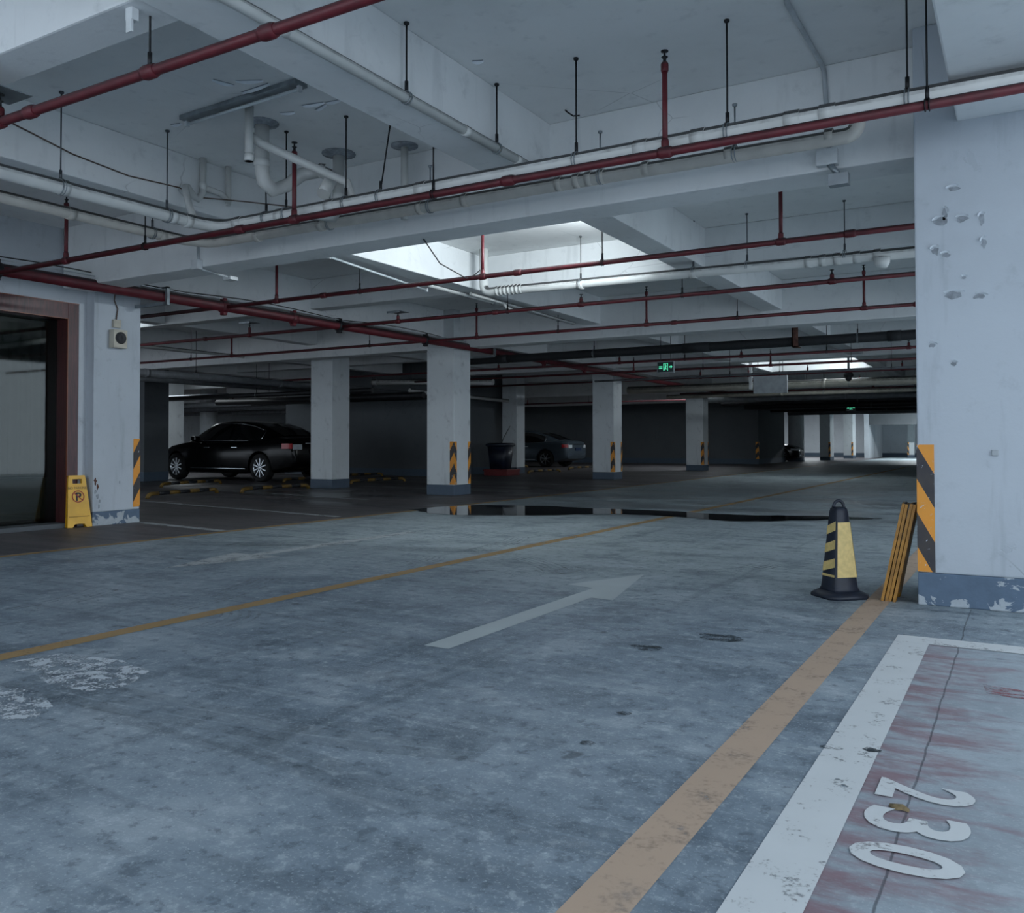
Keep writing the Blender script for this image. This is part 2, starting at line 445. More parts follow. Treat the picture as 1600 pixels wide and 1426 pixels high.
# the shallow room behind the pane
br = MB()
br.box(WX - 2.6, WX - 2.5, 1.5, 7, 0, 3); br.box(WX - 2.6, WX - .25, 6.5, 6.54, 0, 3); br.box(WX - 2.6, WX - .25, 1.5, 1.55, 0, 3)
br.box(WX - 2.6, WX - .25, 1.5, 6.54, 2.9, 3)
struct(br.build('wall_shop_back', M['back_room']))
cu = MB(); pts = []
N = 150
for i in range(N + 1):
    y = 2.6 + 3.7 * i / N
    pts.append((WX - .55 + .035 * math.sin(i * 1.15) + .015 * math.sin(i * .37), y))
cu.loft([[(x, y, z) for x, y in pts] for z in (.62, 1.2, 1.9, 2.48)], closed=False, caps=False)
tag(cu.build('curtain', M['curtain']), 'grey green curtain hanging behind the wood framed glass front', 'curtain')
lg = MB(); lg.box(WX - .6, WX - .3, 2.6, 6.25, .1, .6, bev=.01)
tag(lg.build('low_cabinet', M['ledge']), 'pale low cabinet behind the bottom of the glass front', 'cabinet')

# core rooms, end walls
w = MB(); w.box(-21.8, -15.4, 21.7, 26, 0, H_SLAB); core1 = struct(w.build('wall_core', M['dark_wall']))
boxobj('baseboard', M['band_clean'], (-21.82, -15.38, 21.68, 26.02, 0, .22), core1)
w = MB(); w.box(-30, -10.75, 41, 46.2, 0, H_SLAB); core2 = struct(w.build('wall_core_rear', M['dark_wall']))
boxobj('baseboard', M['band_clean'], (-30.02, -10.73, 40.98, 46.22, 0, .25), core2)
CORE_REAR = core2
def rear_wall(name, x0, x1, y0, y1, mat='wall', base=True):
    w_ = struct(boxobj(name, M[mat], (x0, x1, y0, y1, 0, H_SLAB)))
    if base: boxobj('baseboard', M['band_clean'], (x0 - .02, x1 + .02, y0 - .02, y1 + .02, 0, .28), w_)
    return w_
rear_wall('wall_rear', -46, 2.95, 66, 66.3)
rear_wall('wall_west', -46, -45.7, -3, 66)
rear_wall('wall_side', -25.2, -12.2, 40.2, 40.7, 'dark_wall') if False else None
rear_wall('wall_right', 2.65, 2.95, 19, 66)
# partition with opening at the far right
w = MB(); w.box(-8.9, -8.6, 60, 66, 0, H_SLAB); struct(w.build('wall_partition', M['wall']))
w = MB(); w.box(-8.6, 2.65, 60, 60.3, 2.15, H_SLAB); struct(w.build('wall_lintel', M['dark_wall']))

# ------------------------------------------------------------------ floor markings
def patch(name, mat, pts, z=.002):
    return MB().pl([(x, y, z) for x, y in pts]).build(name, M[mat], floor)
def rect(name, mat, x0, x1, y0, y1, z=.002): return patch(name, mat, [(x0, y0), (x1, y0), (x1, y1), (x0, y1)], z)
rect('lane_line', 'p_yellow', -.872, -.735, -2, 16)
rect('lane_line', 'p_yellow_far', -4.215, -4.09, -2, 40)
rect('lane_line', 'p_yellow_far', -7.91, -7.80, -2, 40)
rect('bay_line', 'p_white', -.576, -.417, -2, 4.77, .0022)
rect('bay_line', 'p_white', -.576, 2.2, 4.77, 4.935, .0024)
def line(name, mat, a, b, w_):
    a, b = Vector(a), Vector(b); d = (b - a).normalized(); n = Vector((-d.y, d.x)) * w_ / 2
    return patch(name, mat, [a - n, b - n, b + n, a + n], .0026)
for a, b in (((-13.6, 9.9), (-8.1, 9.05)), ((-9.8, 7.16), (-7.97, 6.93)), ((-15.4, 13.05), (-10.1, 12.05)), ((-13.6, 15.9), (-8.2, 15.2)), ((-13.6, 19.2), (-8.2, 18.6)), ((-13.6, 26.4), (-8.2, 26)), ((-13.6, 29), (-8.2, 28.6))):
    line('bay_line', 'p_white_thin', a, b, .12)
patch('direction_arrow', 'p_arrow', [(-2.572, 3.5), (-2.425, 3.5), (-2.425, 5.12), (-2.265, 5.10), (-2.503, 6.22), (-2.80, 5.52), (-2.572, 5.46)])
patch('direction_arrow', 'p_white_thin', [(-6.05, 7.9), (-5.9, 7.9), (-5.9, 5.6), (-5.68, 5.6), (-5.97, 4.6), (-6.27, 5.6), (-6.05, 5.6)])
patch('flaked_marking', 'p_white_chip', [(-4.05, 2.2), (-3.98, 2.5), (-3.6, 2.56), (-3.33, 2.5), (-3.2, 2.3), (-3.27, 2.17), (-3.5, 2.15), (-3.75, 2.22)])
patch('flaked_marking', 'p_white_chip', [(-3.7, 1.98), (-3.62, 2.06), (-3.38, 2.05), (-3.2, 1.98), (-3.12, 1.86), (-3.25, 1.76), (-3.6, 1.7)])
patch('red_scuff', 'p_red', [(-.16, 4.1), (.04, 4.06), (.05, 3.92), (-.14, 3.96)])
def blot(name, mat, x, y, rx, ry, z=.003, n=18, jit=.35):
    return patch(name, mat, [(x + rx * math.cos(2 * PI * i / n) * (1 + jit * (random.random() - .5)), y + ry * math.sin(2 * PI * i / n) * (1 + jit * (random.random() - .5))) for i in range(n)], z)
for x, y, r in ((-1.284, 2.994, .03), (-1.263, 2.634, .03), (-.555, 3.0, .035), (-.44, 3.04, .03), (-1.35, 4.4, .12), (-1.6, 4.0, .08)):
    blot('oil_mark', 'p_dark', x, y, r, r * .7)
num = text_mb('2', .345, Matrix(), .008, 'LEFT')
def place_digit(ch, x_base, y_left, wdt, hgt):
    b = text_mb(ch, 1, Matrix(), .022, 'LEFT')
    xs = [v.co.x for v in b.bm.verts]; ys = [v.co.y for v in b.bm.verts]
    x0, x1, y0, y1 = min(xs), max(xs), min(ys), max(ys)
    for v in b.bm.verts:
        u, t_ = (v.co.x - x0) / (x1 - x0), (v.co.y - y0) / (y1 - y0)
        v.co = Vector((x_base + t_ * hgt, y_left - u * wdt, .0034))
    return b.build('bay_number', M['p_white'], floor)
num.bm.free()
place_digit('2', -.378, 2.81, .145, .25)
place_digit('3', -.384, 2.585, .15, .255)
place_digit('0', -.384, 2.36, .15, .255)
def tread(cx, cy, ang, L=.7, n=5, bend=.25, sp=.055, wd=.02, mat='p_tread'):
    b = MB()
    for k in range(n):
        prev = None
        for i in range(9):
            f = i / 8 - .5; u_ = f * L; v_ = (k - (n - 1) / 2) * sp + bend * f * f
            p = [(cx + math.cos(ang) * u_ - math.sin(ang) * (v_ + e), cy + math.sin(ang) * u_ + math.cos(ang) * (v_ + e), .0015 + .0001 * k) for e in (-wd / 2, wd / 2)]
            if prev: b.pl([prev[0], p[0], p[1], prev[1]])
            prev = p
    b.build('tyre_print', M[mat], floor, normals=True)
tread(-4.6, 4.1, 1.9, 1.2); tread(-3.9, 3.5, 2.1, .5); tread(-5.3, 3.4, 1.9, .8); tread(-4.5, 7.6, 1.8, 1.0); tread(-3.8, 6.6, 2.6, 1.6, bend=.5); tread(-1.9, 6.9, 1.2, .8); tread(-3.2, 6.0, 1.0, .7, bend=.1); tread(-4.4, 6.0, 1.7, .6)
tread(-5.6, 6.4, .35, 2.6, 3, .3, .12, .1, 'p_skid'); tread(-6.6, 6.2, .5, 2.0, 2, .3, .2, .14, 'p_skid'); tread(-2.6, 2.2, .12, 2.2, 3, .4, .09, .08, 'p_skid'); tread(-1.6, 2.0, -.05, 1.6, 2, .2, .09, .08, 'p_skid')
# puddle
pu = MB(); ring = [(-7.95, 10.5), (-7.4, 10.15), (-6.92, 10.02), (-6.4, 10.25), (-5.86, 10.48), (-5.4, 10.95), (-4.99, 11.3), (-4.5, 11.35), (-4.02, 11.25), (-3.6, 11.1), (-3.16, 10.98), (-2.7, 11.3), (-2.2, 11.8), (-1.7, 12.2), (-1.55, 12.35), (-2.1, 12.4), (-2.6, 12.3), (-3.2, 12.0), (-3.7, 12.0), (-4.36, 12.2), (-5.0, 12.2), (-5.83, 12.1), (-6.6, 12.2), (-7.6, 11.9), (-7.95, 11.2)]
pr = []
for (a, b) in zip(ring, ring[1:] + ring[:1]):
    for k in range(4):
        f = k / 4; pr.append((a[0] + (b[0] - a[0]) * f + random.uniform(-.05, .05), a[1] + (b[1] - a[1]) * f + random.uniform(-.04, .04)))
tag(MB().pl([(x, y, .0045) for x, y in pr]).build('puddle', M['water']), 'long shallow dark puddle lying across the lane in front of the columns', 'puddle')
# leaf
lf = MB(); s_ = .022
lf.loft([[(-.31 + dx, 2.60 + dy - .012 * 0, .008 + h) for dx, dy, h in row] for row in (
    [(-s_, .012, .004), (-s_ * .3, .02, .0), (s_ * .6, .012, .006), (s_ * 1.4, .0, .002)],
    [(-s_, .0, .0), (-s_ * .3, .002, .010), (s_ * .6, -.002, .014), (s_ * 1.4, -.008, .006)],
    [(-s_, -.010, .006), (-s_ * .3, -.018, .0), (s_ * .6, -.02, .004), (s_ * 1.4, -.016, .0)])], closed=False, caps=False)
lfo = lf.build('dry_leaf', M['leaf']); lfo.location.z = -.007
tag(lfo, 'small curled dry leaf lying beside the painted bay number', 'leaf')

# ------------------------------------------------------------------ columns
def guard(parent, x, y, sx, sy, z0, z1, w_=.095, off=.004):
    """striped paint wrapping a column corner; sx/sy point away from the column"""
    b = MB(); uv = b.bm.loops.layers.uv.new('UVMap')
    def quad(p, q):
        vs = [(p, z0), (q, z0), (q, z1), (p, z1)]
        f = b.poly([(a[0], a[1], z) for a, z in vs])
        for lp, (a, z) in zip(f.loops, vs):
            d = abs(a[0] - x) + abs(a[1] - y)
            lp[uv].uv = (max(0, d - off * 2), z - z1 + .42 * 4.5)
    c = (x + sx * off, y + sy * off)
    quad((x - sx * w_, y + sy * off), c); quad(c, (x + sx * off, y - sy * w_))
    return b.build('hazard_stripe', M['hazard'], parent)
def column(label, x0, x1, y0, y1, corners=(), mat='column', band='band_clean', bh=.2, z0=.21, z1=1.04, group=None, round_=False, w_=.095):
    t = thing('column', label, 'column', ((x0 + x1) / 2, (y0 + y1) / 2, 0), 0, group)
    if round_:
        r = (x1 - x0) / 2; m4 = Matrix.Translation(((x0 + x1) / 2, (y0 + y1) / 2, 0))
        MB().lathe([(r, bh), (r, H_SLAB)], 32, m4).build('shaft', M[mat], t)
        MB().lathe([(r + .006, 0), (r + .006, bh), (r, bh)], 32, m4).build('base_band', M[band], t)
    else:
        boxobj('shaft', M[mat], (x0, x1, y0, y1, bh, H_SLAB), t, bev=.012)
        boxobj('base_band', M[band], (x0 - .004, x1 + .004, y0 - .004, y1 + .004, 0, bh), t, bev=.008)
    for c in corners:
        x, sx = (x1, 1) if 'e' in c else (x0, -1); y, sy = (y1, 1) if 'n' in c else (y0, -1)
        guard(t, x, y, sx, sy, z0, z1, w_)
    return t
guard(CORE_REAR, -10.75, 41, 1, -1, .25, 1.05, .11, .026)
RC = column('big near white column with peeling paint beside the traffic cone', -.571, .26, 5.92, 6.7, ('sw',), 'column_peel', 'band', .2, .205, .988)
tag(MB().box(-.165, -.13, 5.905, 5.921, .92, .955, bev=.003).build('wall_plate', M['grey_box']), 'tiny grey wall plate low on the near peeling column', 'wall plate')
LC = column('white column at left with a speaker, next to the no parking board', -10.55, -9.8, 6.54, 7.19, ('ne',), 'column_peel', 'band_worn', .17, .2, 1.07)
column('plain white column without stripes hiding the rear of the black sedan', -14.0, -13.35, 14.71, 15.29, (), bh=.2)
column('white column with chevron stripes at the left end of the puddle', -10.1, -9.46, 13.84, 14.42, ('se', 'ne'))
column('striped white column just right of the slate car tail', -10.39, -9.75, 22.06, 22.64, ('se', 'ne'))
column('striped white column right of the grey fire wall, below the exit sign', -10.68, -10.03, 30.7, 31.28, ('se', 'ne'))
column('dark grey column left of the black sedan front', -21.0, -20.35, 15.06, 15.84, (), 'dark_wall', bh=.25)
column('shadowed column beside the blue bin and the slate car', -15.06, -14.5, 24.9, 25.45, ())
column('bright lit column seen above the black sedan bonnet', -27.6, -26.9, 20.6, 21.6, ())
column('round pale column seen behind the black sedan windscreen', -34.0, -33.2, 28, 28.8, (), round_=True)
column('round column standing behind the small dark car', -10.96, -10.14, 47.6, 48.42, (), round_=True)
FC = 'square striped column in front of the bright rear wall'
column('left square striped column in front of the bright rear wall', -10.07, -9.5, 51.8, 52.9, ('se',))
column('right square striped column in front of the bright rear wall', -9.97, -9.4, 58.8, 59.9, ('se',))
for x in (-6.6, -4.9): column('slim striped column in the far opening past the lintel', x, x + .4, 62.5, 62.9, ('sw',), group='columns in the far opening')
# chipped paint on the near column
for (x, z, sw, sh) in ((-.352, 2.55, .028, .014), (-.425, 2.36, .03, .02), (-.40, 2.40, .012, .03), (-.2, 2.34, .014, .03), (-.19, 2.2, .012, .025), (-.455, 2.18, .02, .022), (-.40, 2.15, .02, .012), (-.31, 2.36, .03, .014), (-.36, 1.90, .05, .018), (-.22, 1.88, .03, .012), (-.36, 1.48, .012, .010), (-.48, 1.6, .018, .01), (-.3, 2.0, .01, .008)):
    sw *= 1.35; sh *= 1.35
    b = MB(); n = 11
    b.poly([(x + sw * math.cos(2 * PI * i / n) * random.uniform(.55, 1.2), 5.9175, z + sh * math.sin(2 * PI * i / n) * random.uniform(.55, 1.2)) for i in range(n)])
    b.build('bare_patch', M['chip'], RC)
    b = MB(); a0 = random.uniform(.2, 1.2)
    b.loft([[(x + (sw * 1.05 + k * .004) * math.cos(a0 + i * .35), 5.917 - k * .007, z + (sh * 1.05 + k * .004) * math.sin(a0 + i * .35)) for i in range(6)] for k in range(3)], closed=False, caps=False)
    b.build('paint_flake', M['flake'], RC)

for (y, z, sw, sh) in ((6.57, .55, .02, .05), (6.60, .48, .018, .05), (6.57, .42, .02, .03), (6.6, .36, .02, .03), (6.63, .30, .015, .03), (6.9, .52, .012, .02), (6.62, .24, .015, .03)):
    n = 11
    MB().pl([(-9.7965, y + sw * math.cos(2 * PI * i / n) * random.uniform(.5, 1.2), z + sh * math.sin(2 * PI * i / n) * random.uniform(.5, 1.2)) for i in range(n)]).build('bare_patch', M['rust'] if z > .45 and y < 6.7 else M['chip'], LC)
# ------------------------------------------------------------------ pipes
def coupling(b, x, y, z, r, axis='x', L=.05):
    d = Vector((1, 0, 0)) if axis == 'x' else Vector((0, 1, 0)) if axis == 'y' else Vector((0, 0, 1))
    p = Vector((x, y, z)); b.tube([p - d * L, p - d * L * .6, p + d * L * .6, p + d * L], [r * 1.12, r * 1.35, r * 1.35, r * 1.12], 12)
def riser(parent, x, y, z0, z1, r=.018, plate=False):
    b = MB().tube([(x, y, z0), (x, y, z1 - .09)], r, 8); coupling(b, x, y, z0 + .045, r, 'z', .04); coupling(b, x, y, z1 - .11, r, 'z', .03)
    o = b.build('riser', M['red'], parent)
    h = MB().lathe([(.0, z1 - .09), (.012, z1 - .09), (.010, z1 - .055), (.022, z1 - .045), (.008, z1 - .04), (.006, z1 - .015), (.024, z1 - .012), (.024, z1 - .006), (0, z1 - .004)], 10, Matrix.Translation((x, y, 0)))
    h.build('sprinkler_head', M['dark_metal'], o)
    if plate:
        p = MB().box(x - .12, x + .12, y - .12, y + .12, z1 - .004, z1 + .002); p.box(x - .12, x + .12, y - .122, y - .118, z1 - .03, z1); p.build('heat_plate', M['galv'], o)
    return o
def hanger(parent, x, y, z, r, ztop=H_SLAB, axis='x', mat='rod', dx=0., rr=.006):
    b = MB().tube([(x, y, z + r), (x, y, z + r + .07)], .012, 6); b.tube([(x, y, z + r), (x + dx, y, ztop - .004)], rr, 6)
    b.lathe([(.0, ztop - .001), (.018, ztop - .001), (.018, ztop - .012), (.008, ztop - .02)], 8, Matrix.Translation((x + dx, y, 0)))
    o = b.build('hanger', M[mat], parent)
    n = 14; c = MB()
    for ax in (-.010, .010):
        ring = []
        for k in range(n + 1):
            a = 2 * PI * k / n
            o1 = ((r + .005) * math.cos(a), (r + .005) * math.sin(a))
            ring.append((x + ax, y + o1[0], z + o1[1]) if axis == 'x' else (x + o1[0], y + ax, z + o1[1]))
        c.tube(ring, .004, 5)
    c.build('clamp', M['galv'] if r > .03 else M[mat], o)
    return o
def red_run(label, Y, x0, x1, risers=(), hangers=(), cps=(), r=.028, z=2.85, group=None, skew=0.):
    t = thing('sprinkler_pipe', label, 'pipe', ((x0 + x1) / 2, Y, z), 0, group)
    MB().tube([(x0, Y, z), (x1, Y, z)], r, 12).build('pipe', M['red'], t)
    for x in cps:
        b = MB(); coupling(b, x, Y, z, r); b.build('coupling', M['red'], t)
    for rs in risers:
        x, zt = rs[0], rs[1]
        b = MB(); coupling(b, x, Y, z, r, 'x', .045); b.build('coupling', M['red'], t)
        riser(t, x, Y, z, zt, plate=len(rs) > 2)
    for x in hangers: hanger(t, x, Y, z, r, mat='dark_metal')
    return t
red_run('red sprinkler pipe crossing the top left corner, nearest the camera', 2.77, -9.23, 2.4, ((-5.05, 3.02, 1),), (-3.72,), (-3.72, -4.74, -2.9), r=.027)
red_run('long red sprinkler pipe in front of the two white drain pipes', 5.08, -9.23, 2.4, ((-1.89, 3.44), (-5.02, 3.43), (-8.07, 3.45)), (-3.65, -6.87, -.42), (-5.64, -3.02), r=.0275, z=2.80)
red_run('red sprinkler pipe just behind the main beam, crossing the brightly lit ceiling', 8.1, -11.3, 2.4, ((-8.31, 3.48), (-5.15, 3.48), (-1.90, 3.5)), (-6.917, -3.697), (-7.5, -4.7, -1.3), r=.027)
red_run('red sprinkler pipe running just below the white pipe past the near column', 10.4, -14.6, 2.4, ((-8.128, 2.99, 1), (-5.058, 2.99), (-1.869, 2.99), (-11.3, 3.06, 1)), (-6.2, -3.655), (-6.4, -12.4), r=.027)
red_run('red sprinkler pipe with tall risers crossing in front of the striped column', 12.7, -18.2, 2.4, ((-5.047, 3.45), (-1.866, 3.45), (-8.2, 3.45), (-14.33, 3.4)), (-6.6, -3.62, -10.6, -15.6), (-4.6, -1.2), r=.026)
red_run('red sprinkler pipe with stub risers just behind the black insulated pipe', 17.2, -18, 2.4, ((-4.83, 2.88), (-1.775, 2.86), (-7.456, 2.92), (-10.5, 2.9)), (-6, -3.2), (), r=.027, z=2.73)
red_run('red sprinkler pipe running just above the nearer exit sign', 19.3, -14.5, 2.4, ((-4.772, 3.06), (-1.6, 3.06), (-8, 3.06)), (-6.3, -3.1), (), r=.027, z=2.71)
red_run('red sprinkler pipe right behind the nearer exit sign', 22.75, -15, 2.4, ((-4.7, 3.0), (-2.5, 3.0), (-7.5, 3.0), (-6.2, 3.0)), (-5.4,), (), r=.028, z=2.77)
for y in (26.9, 29.6, 33.2, 36.4, 40.2, 44):
    red_run('thin red sprinkler pipe in the dark far part of the garage', y, -10.5, 2.4, ((-7.2, 3.0), (-4.1, 3.0)), (-5.6,), (), r=.028, z=2.75, group='far sprinkler pipes')
red_run('red sprinkler pipe above the slate car near the lit ceiling', 33.6, -24, -11, ((-19, 3.0),), (-16, -21), (), z=2.75)
red_run('red sprinkler pipe deep behind the black sedan', 24, -34, -22.3, ((-27, 2.9),), (-25, -30), (), z=2.6)

# big red main along the lane
t = thing('fire_main_pipe', 'thick red fire main running along the left column row', 'pipe', (-9.3, 25, 2.85))
MB().tube([(-9.3, 0, 2.83), (-9.3, 14.5, 2.88), (-9.3, 24, 2.83), (-9.3, 40, 2.83)], .068, 16).build('pipe', M['red'], t)
for y, z in ((2.77, 2.84), (5.08, 2.84), (8.1, 2.857), (10.4, 2.865), (12.7, 2.873), (9.4, 2.86), (17.2, 2.86), (19.3, 2.85)):
    b = MB(); b.tube([(-9.3, y - .05, z), (-9.3, y - .04, z), (-9.3, y + .04, z), (-9.3, y + .05, z)], [.07, .085, .085, .07], 16)
    b.box(-9.335, -9.265, y - .03, y + .03, z + .07, z + .115); b.box(-9.335, -9.265, y - .03, y + .03, z - .115, z - .07)
    b.build('coupling', M['dark_metal'] if y in (5.08, 10.4, 12.7) else M['red'], t)
for y in (7.12, 14.9):
    b = MB(); z = 2.855
    b.box(-9.8, -9.2, y - .02, y + .02, z - .115, z - .075); b.box(-9.21, -9.17, y - .02, y + .02, z - .115, z + .11); b.box(-9.8, -9.17, y - .02, y + .02, z + .09, z + .11)
    b.build('bracket', M['galv'], t)
# cables riding on the main
for k, (dx, dz, mt, nm, lb) in enumerate(((.02, .083, 'cable_white', 'cable', 'pale cable lying along the top of the red fire main'), (-.05, .098, 'cable_black', 'cable', 'black cable sagging along the red fire main'))):
    pts = [(-9.3 + dx, 1 + i * .5, 2.835 + .0035 * i * .5 + dz + (.02 if k == 0 else .06) * abs(math.sin(i * .5))) for i in range(27)]
    tag(MB().tube(pts, .007, 6).build(nm, M[mt]), lb, 'cable')

# white drain pipes in front of the main beam
def arc(c, r, a0, a1, u, v, n=7):
    c, u, v = Vector(c), Vector(u), Vector(v)
    return [c + (u * math.cos(a0 + (a1 - a0) * i / n) + v * math.sin(a0 + (a1 - a0) * i / n)) * r for i in range(n + 1)]
def ringcoup(parent, p, d, r, L=.05, mat='pvc', name='coupling'):
    p, d = Vector(p), Vector(d).normalized()
    return MB().tube([p - d * L, p + d * L], r * 1.09, 16).build(name, M[mat], parent)
UD = t = thing('drain_pipe', 'upper white drain pipe that bends right and runs under the ceiling slab', 'pipe', (-6.08, 5.22, 2.9))
Z1 = 2.9
p1 = [(-6.08, 3.0, H_SLAB), (-6.08, 3.0, 3.0), (-6.08, 3.03, 2.93), (-6.08, 3.1, Z1 - .01), (-6.08, 4.97, Z1 - .005)] + arc((-5.88, 5.02, Z1), .2, PI, PI / 2, (1, 0, 0), (0, 1, 0))[1:] + [(2.4, 5.22, Z1)]
MB().tube(p1, .055, 16).build('pipe', M['pvc'], t)
for x in (-5.8, -5.3, -3.85, -2.1, -4.75, -1.72, -1.15, -.95): ringcoup(t, (x, 5.22, Z1), (1, 0, 0), .055, .045)
for y in (3.8, 3.2, 4.75, 4.9): ringcoup(t, (-6.08, y, Z1 - .008), (0, 1, 0), .055, .03)
for x, dx in ((-2.57, 0), (-1.54, 0), (-.53, 0), (-4.25, .12), (-4.6, 0), (-5.25, 0), (-5.48, -.02)): hanger(t, x, 5.22, Z1, .055, dx=dx, mat='dark_metal', ztop=2.98 if x > -.4 else H_SLAB)
for y in (3.78, 4.7): hanger(t, -6.08, y, Z1 - .008, .055, axis='y')
t = thing('drain_pipe', 'lower white drain pipe with an end elbow, hugging the main beam', 'pipe', (-6.93, 5.8, 2.97))
Z2 = 2.97
p2 = [(-6.93, 2, Z2 - .02), (-6.93, 5.55, Z2 - .01)] + arc((-6.73, 5.6, Z2), .2, PI, PI / 2, (1, 0, 0), (0, 1, 0))[1:] + [(-.95, 5.8, Z2 - .02)] + arc((-.95, 5.8, Z2 + .05), .07, -PI / 2, PI / 2 * .8, (1, 0, 0), (0, 0, 1), 8)[1:]
MB().tube(p2, .05, 16).build('pipe', M['pvc_cream'], t)
for x in (-6.2, -5.4, -4.3, -3.85, -3.0, -2.85, -2.75, -2.65, -2.3, -1.7, -1.05): ringcoup(t, (x, 5.8, Z2 - .01), (1, 0, 0), .05, .025, 'pvc_cream')
for y in (3.6, 4.4, 5.3): ringcoup(t, (-6.93, y, Z2 - .015), (0, 1, 0), .05, .03, 'pvc_cream')
for x in (-2.66, -1.66, -4.2, -5.3): hanger(t, x, 5.8, Z2 - .01, .05, ztop=3.3, mat='galv')
for y in (3.75, 5.2): hanger(t, -6.93, y, Z2 - .015, .05, axis='y')
# pipe along the side of the middle secondary beam
t = thing('drain_pipe', 'thin white pipe along the side of the sloping middle beam', 'pipe', (-3.25, 3, 3.13))
MB().tube([(-3.25, -2, 3.13), (-3.25, 6.19, 3.13)], .034, 14).build('pipe', M['pvc'], t)
for y in (3.2, 4.9, 5.6): ringcoup(t, (-3.25, y, 3.13), (0, 1, 0), .034, .03)
for y in (4.24, 5.305): hanger(t, -3.25, y, 3.13, .034, axis='y', mat='dark_metal')
tag(MB().tube([(-3.278, -2, 3.172), (-3.278, 6.19, 3.172)], .006, 6).build('cable', M['rust']), 'brown cable on top of the pipe along the middle beam', 'cable')

# soil stacks dropping from the slab at left
MB().tube([(-5.1, 4.68, H_SLAB), (-5.1, 4.68, 3.17)], .033, 14).build('stack_pipe', M['pvc_clean'], UD)
MB().tube([(-5.12, 4.72, 3.38), (-5.07, 4.78, 3.33), (-4.66, 5.3, 3.1), (-4.6, 5.28, 2.96)], .035, 14).build('branch', M['pvc_clean'], UD)
MB().tube([(-5.28, 4.98, H_SLAB), (-5.28, 4.98, 3.22), (-5.28, 5.0, 3.13), (-5.28, 5.1, 3.08), (-5.27, 5.24, 3.15), (-5.19, 5.34, 3.26), (-5.02, 5.40, 3.28), (-4.88, 5.36, 3.18), (-4.86, 5.24, 3.02)], [.058, .058, .058, .056, .055, .055, .055, .055, .055], 16).build('trap', M['pvc_clean'], UD)
ringcoup(UD, (-5.28, 4.98, 3.27), (0, 0, 1), .058, .03); ringcoup(UD, (-5.02, 5.41, 3.28), (.9, .4, -.1), .055, .03); ringcoup(UD, (-4.78, 5.2, 3.17), (.57, .8, -.3), .036, .03); ringcoup(UD, (-5.1, 4.68, 3.2), (0, 0, 1), .033, .03)
MB().lathe([(.06, H_SLAB - .03), (.13, H_SLAB - .012), (.135, H_SLAB - .002), (.06, H_SLAB - .002)], 18, Matrix.Translation((-5.28, 4.98, 0))).build('ceiling_collar', M['chip'], UD)
MB().tube([(-5.25, 5.86, H_SLAB), (-5.25, 5.86, 3.1), (-5.2, 5.75, 3.0), (-5.16, 5.3, 2.93)], .052, 14).build('stack_pipe', M['pvc_clean'], UD); ringcoup(UD, (-5.25, 5.86, 3.2), (0, 0, 1), .052, .03)
MB().lathe([(.05, H_SLAB - .03), (.15, H_SLAB - .012), (.15, H_SLAB - .002), (.05, H_SLAB - .002)], 18, Matrix.Translation((-5.25, 5.86, 0))).build('ceiling_collar', M['chip'], UD)
MB().tube([(-4.62, 6.0, H_SLAB), (-4.62, 6.0, 2.95)], .032, 12).build('stack_pipe', M['pvc_clean'], UD); ringcoup(UD, (-4.62, 6.0, 3.1), (0, 0, 1), .032, .03)
MB().lathe([(.03, H_SLAB - .02), (.12, H_SLAB - .010), (.12, H_SLAB - .002), (.03, H_SLAB - .002)], 14, Matrix.Translation((-4.62, 6.0, 0))).build('ceiling_collar', M['chip'], UD)
MB().tube([(-6.40, 5.33, H_SLAB), (-6.40, 5.33, 3.28), (-6.43, 5.30, 3.22), (-6.48 + .06, 5.24, 3.24), (-6.42, 5.18, 3.3), (-6.36, 5.10, 3.27), (-6.22, 5.04, 3.06), (-6.12, 5.0, 2.95)], .03, 12).build('stack_pipe', M['pvc_clean'], UD)
MB().tube([(-6.39, 5.35, 3.33), (-6.38, 5.52, 3.32), (-6.38, 5.62, 3.26)], .026, 12).build('branch', M['pvc_clean'], UD)
MB().tube([(-6.40, 5.62, H_SLAB), (-6.40, 5.62, 3.24)], .028, 12).build('stack_pipe', M['pvc_clean'], UD)
ringcoup(UD, (-6.40, 5.33, 3.34), (0, 0, 1), .03, .03)

# white pipe in the second bay
t = thing('drain_pipe', 'white drain pipe behind the main beam, brightly lit at its left end', 'pipe', (-4, 9.75, 3.02))
MB().tube([(-6.2, 9.78, H_SLAB), (-6.2, 9.78, 3.14)] + arc((-6.1, 9.78, 3.12), .1, PI, 1.5 * PI, (1, 0, 0), (0, 0, 1))[1:] + [(2.4, 9.78, 2.93)], .06, 16).build('pipe', M['pvc'], t)
for i in range(7): ringcoup(t, (-5.98 + i * .06, 9.78, 3.02), (1, 0, 0), .06, .016)
for x in (-4.76, -3.3, -2.0, -1.85, -1.7, -1.5, -1.3): ringcoup(t, (x, 9.78, 3.005 - (x + 6) * .007), (1, 0, 0), .06, .035)
for x in (-4.76, -3.3, -2.67, -1.625): hanger(t, x, 9.78, 3.0, .06)
b = MB(); b.lathe([(.0, -.08), (.05, -.075), (.075, -.03), (.08, .03), (.05, .04)], 16, Matrix.Translation((-1.25, 9.74, 2.9))); b.build('end_trap', M['pvc'], t)
t = thing('conduit', 'pair of pale conduits under the left secondary beam', 'conduit', (-6.78, 11.8, 3.08))
for y in (10.9, 13.0): hanger(t, -6.75, y, 3.09, .03, ztop=3.13, axis='y', mat='galv')
MB().tube([(-6.75, 9.3, 3.1), (-6.75, 13.6, 3.1)], .03, 10).build('pipe', M['pvc'], t)
MB().tube([(-6.62, 10.1, 3.09), (-6.62, 11.6, 3.08), (-6.6, 12.9, 3.05)], .022, 10).build('pipe', M['pvc'], t)
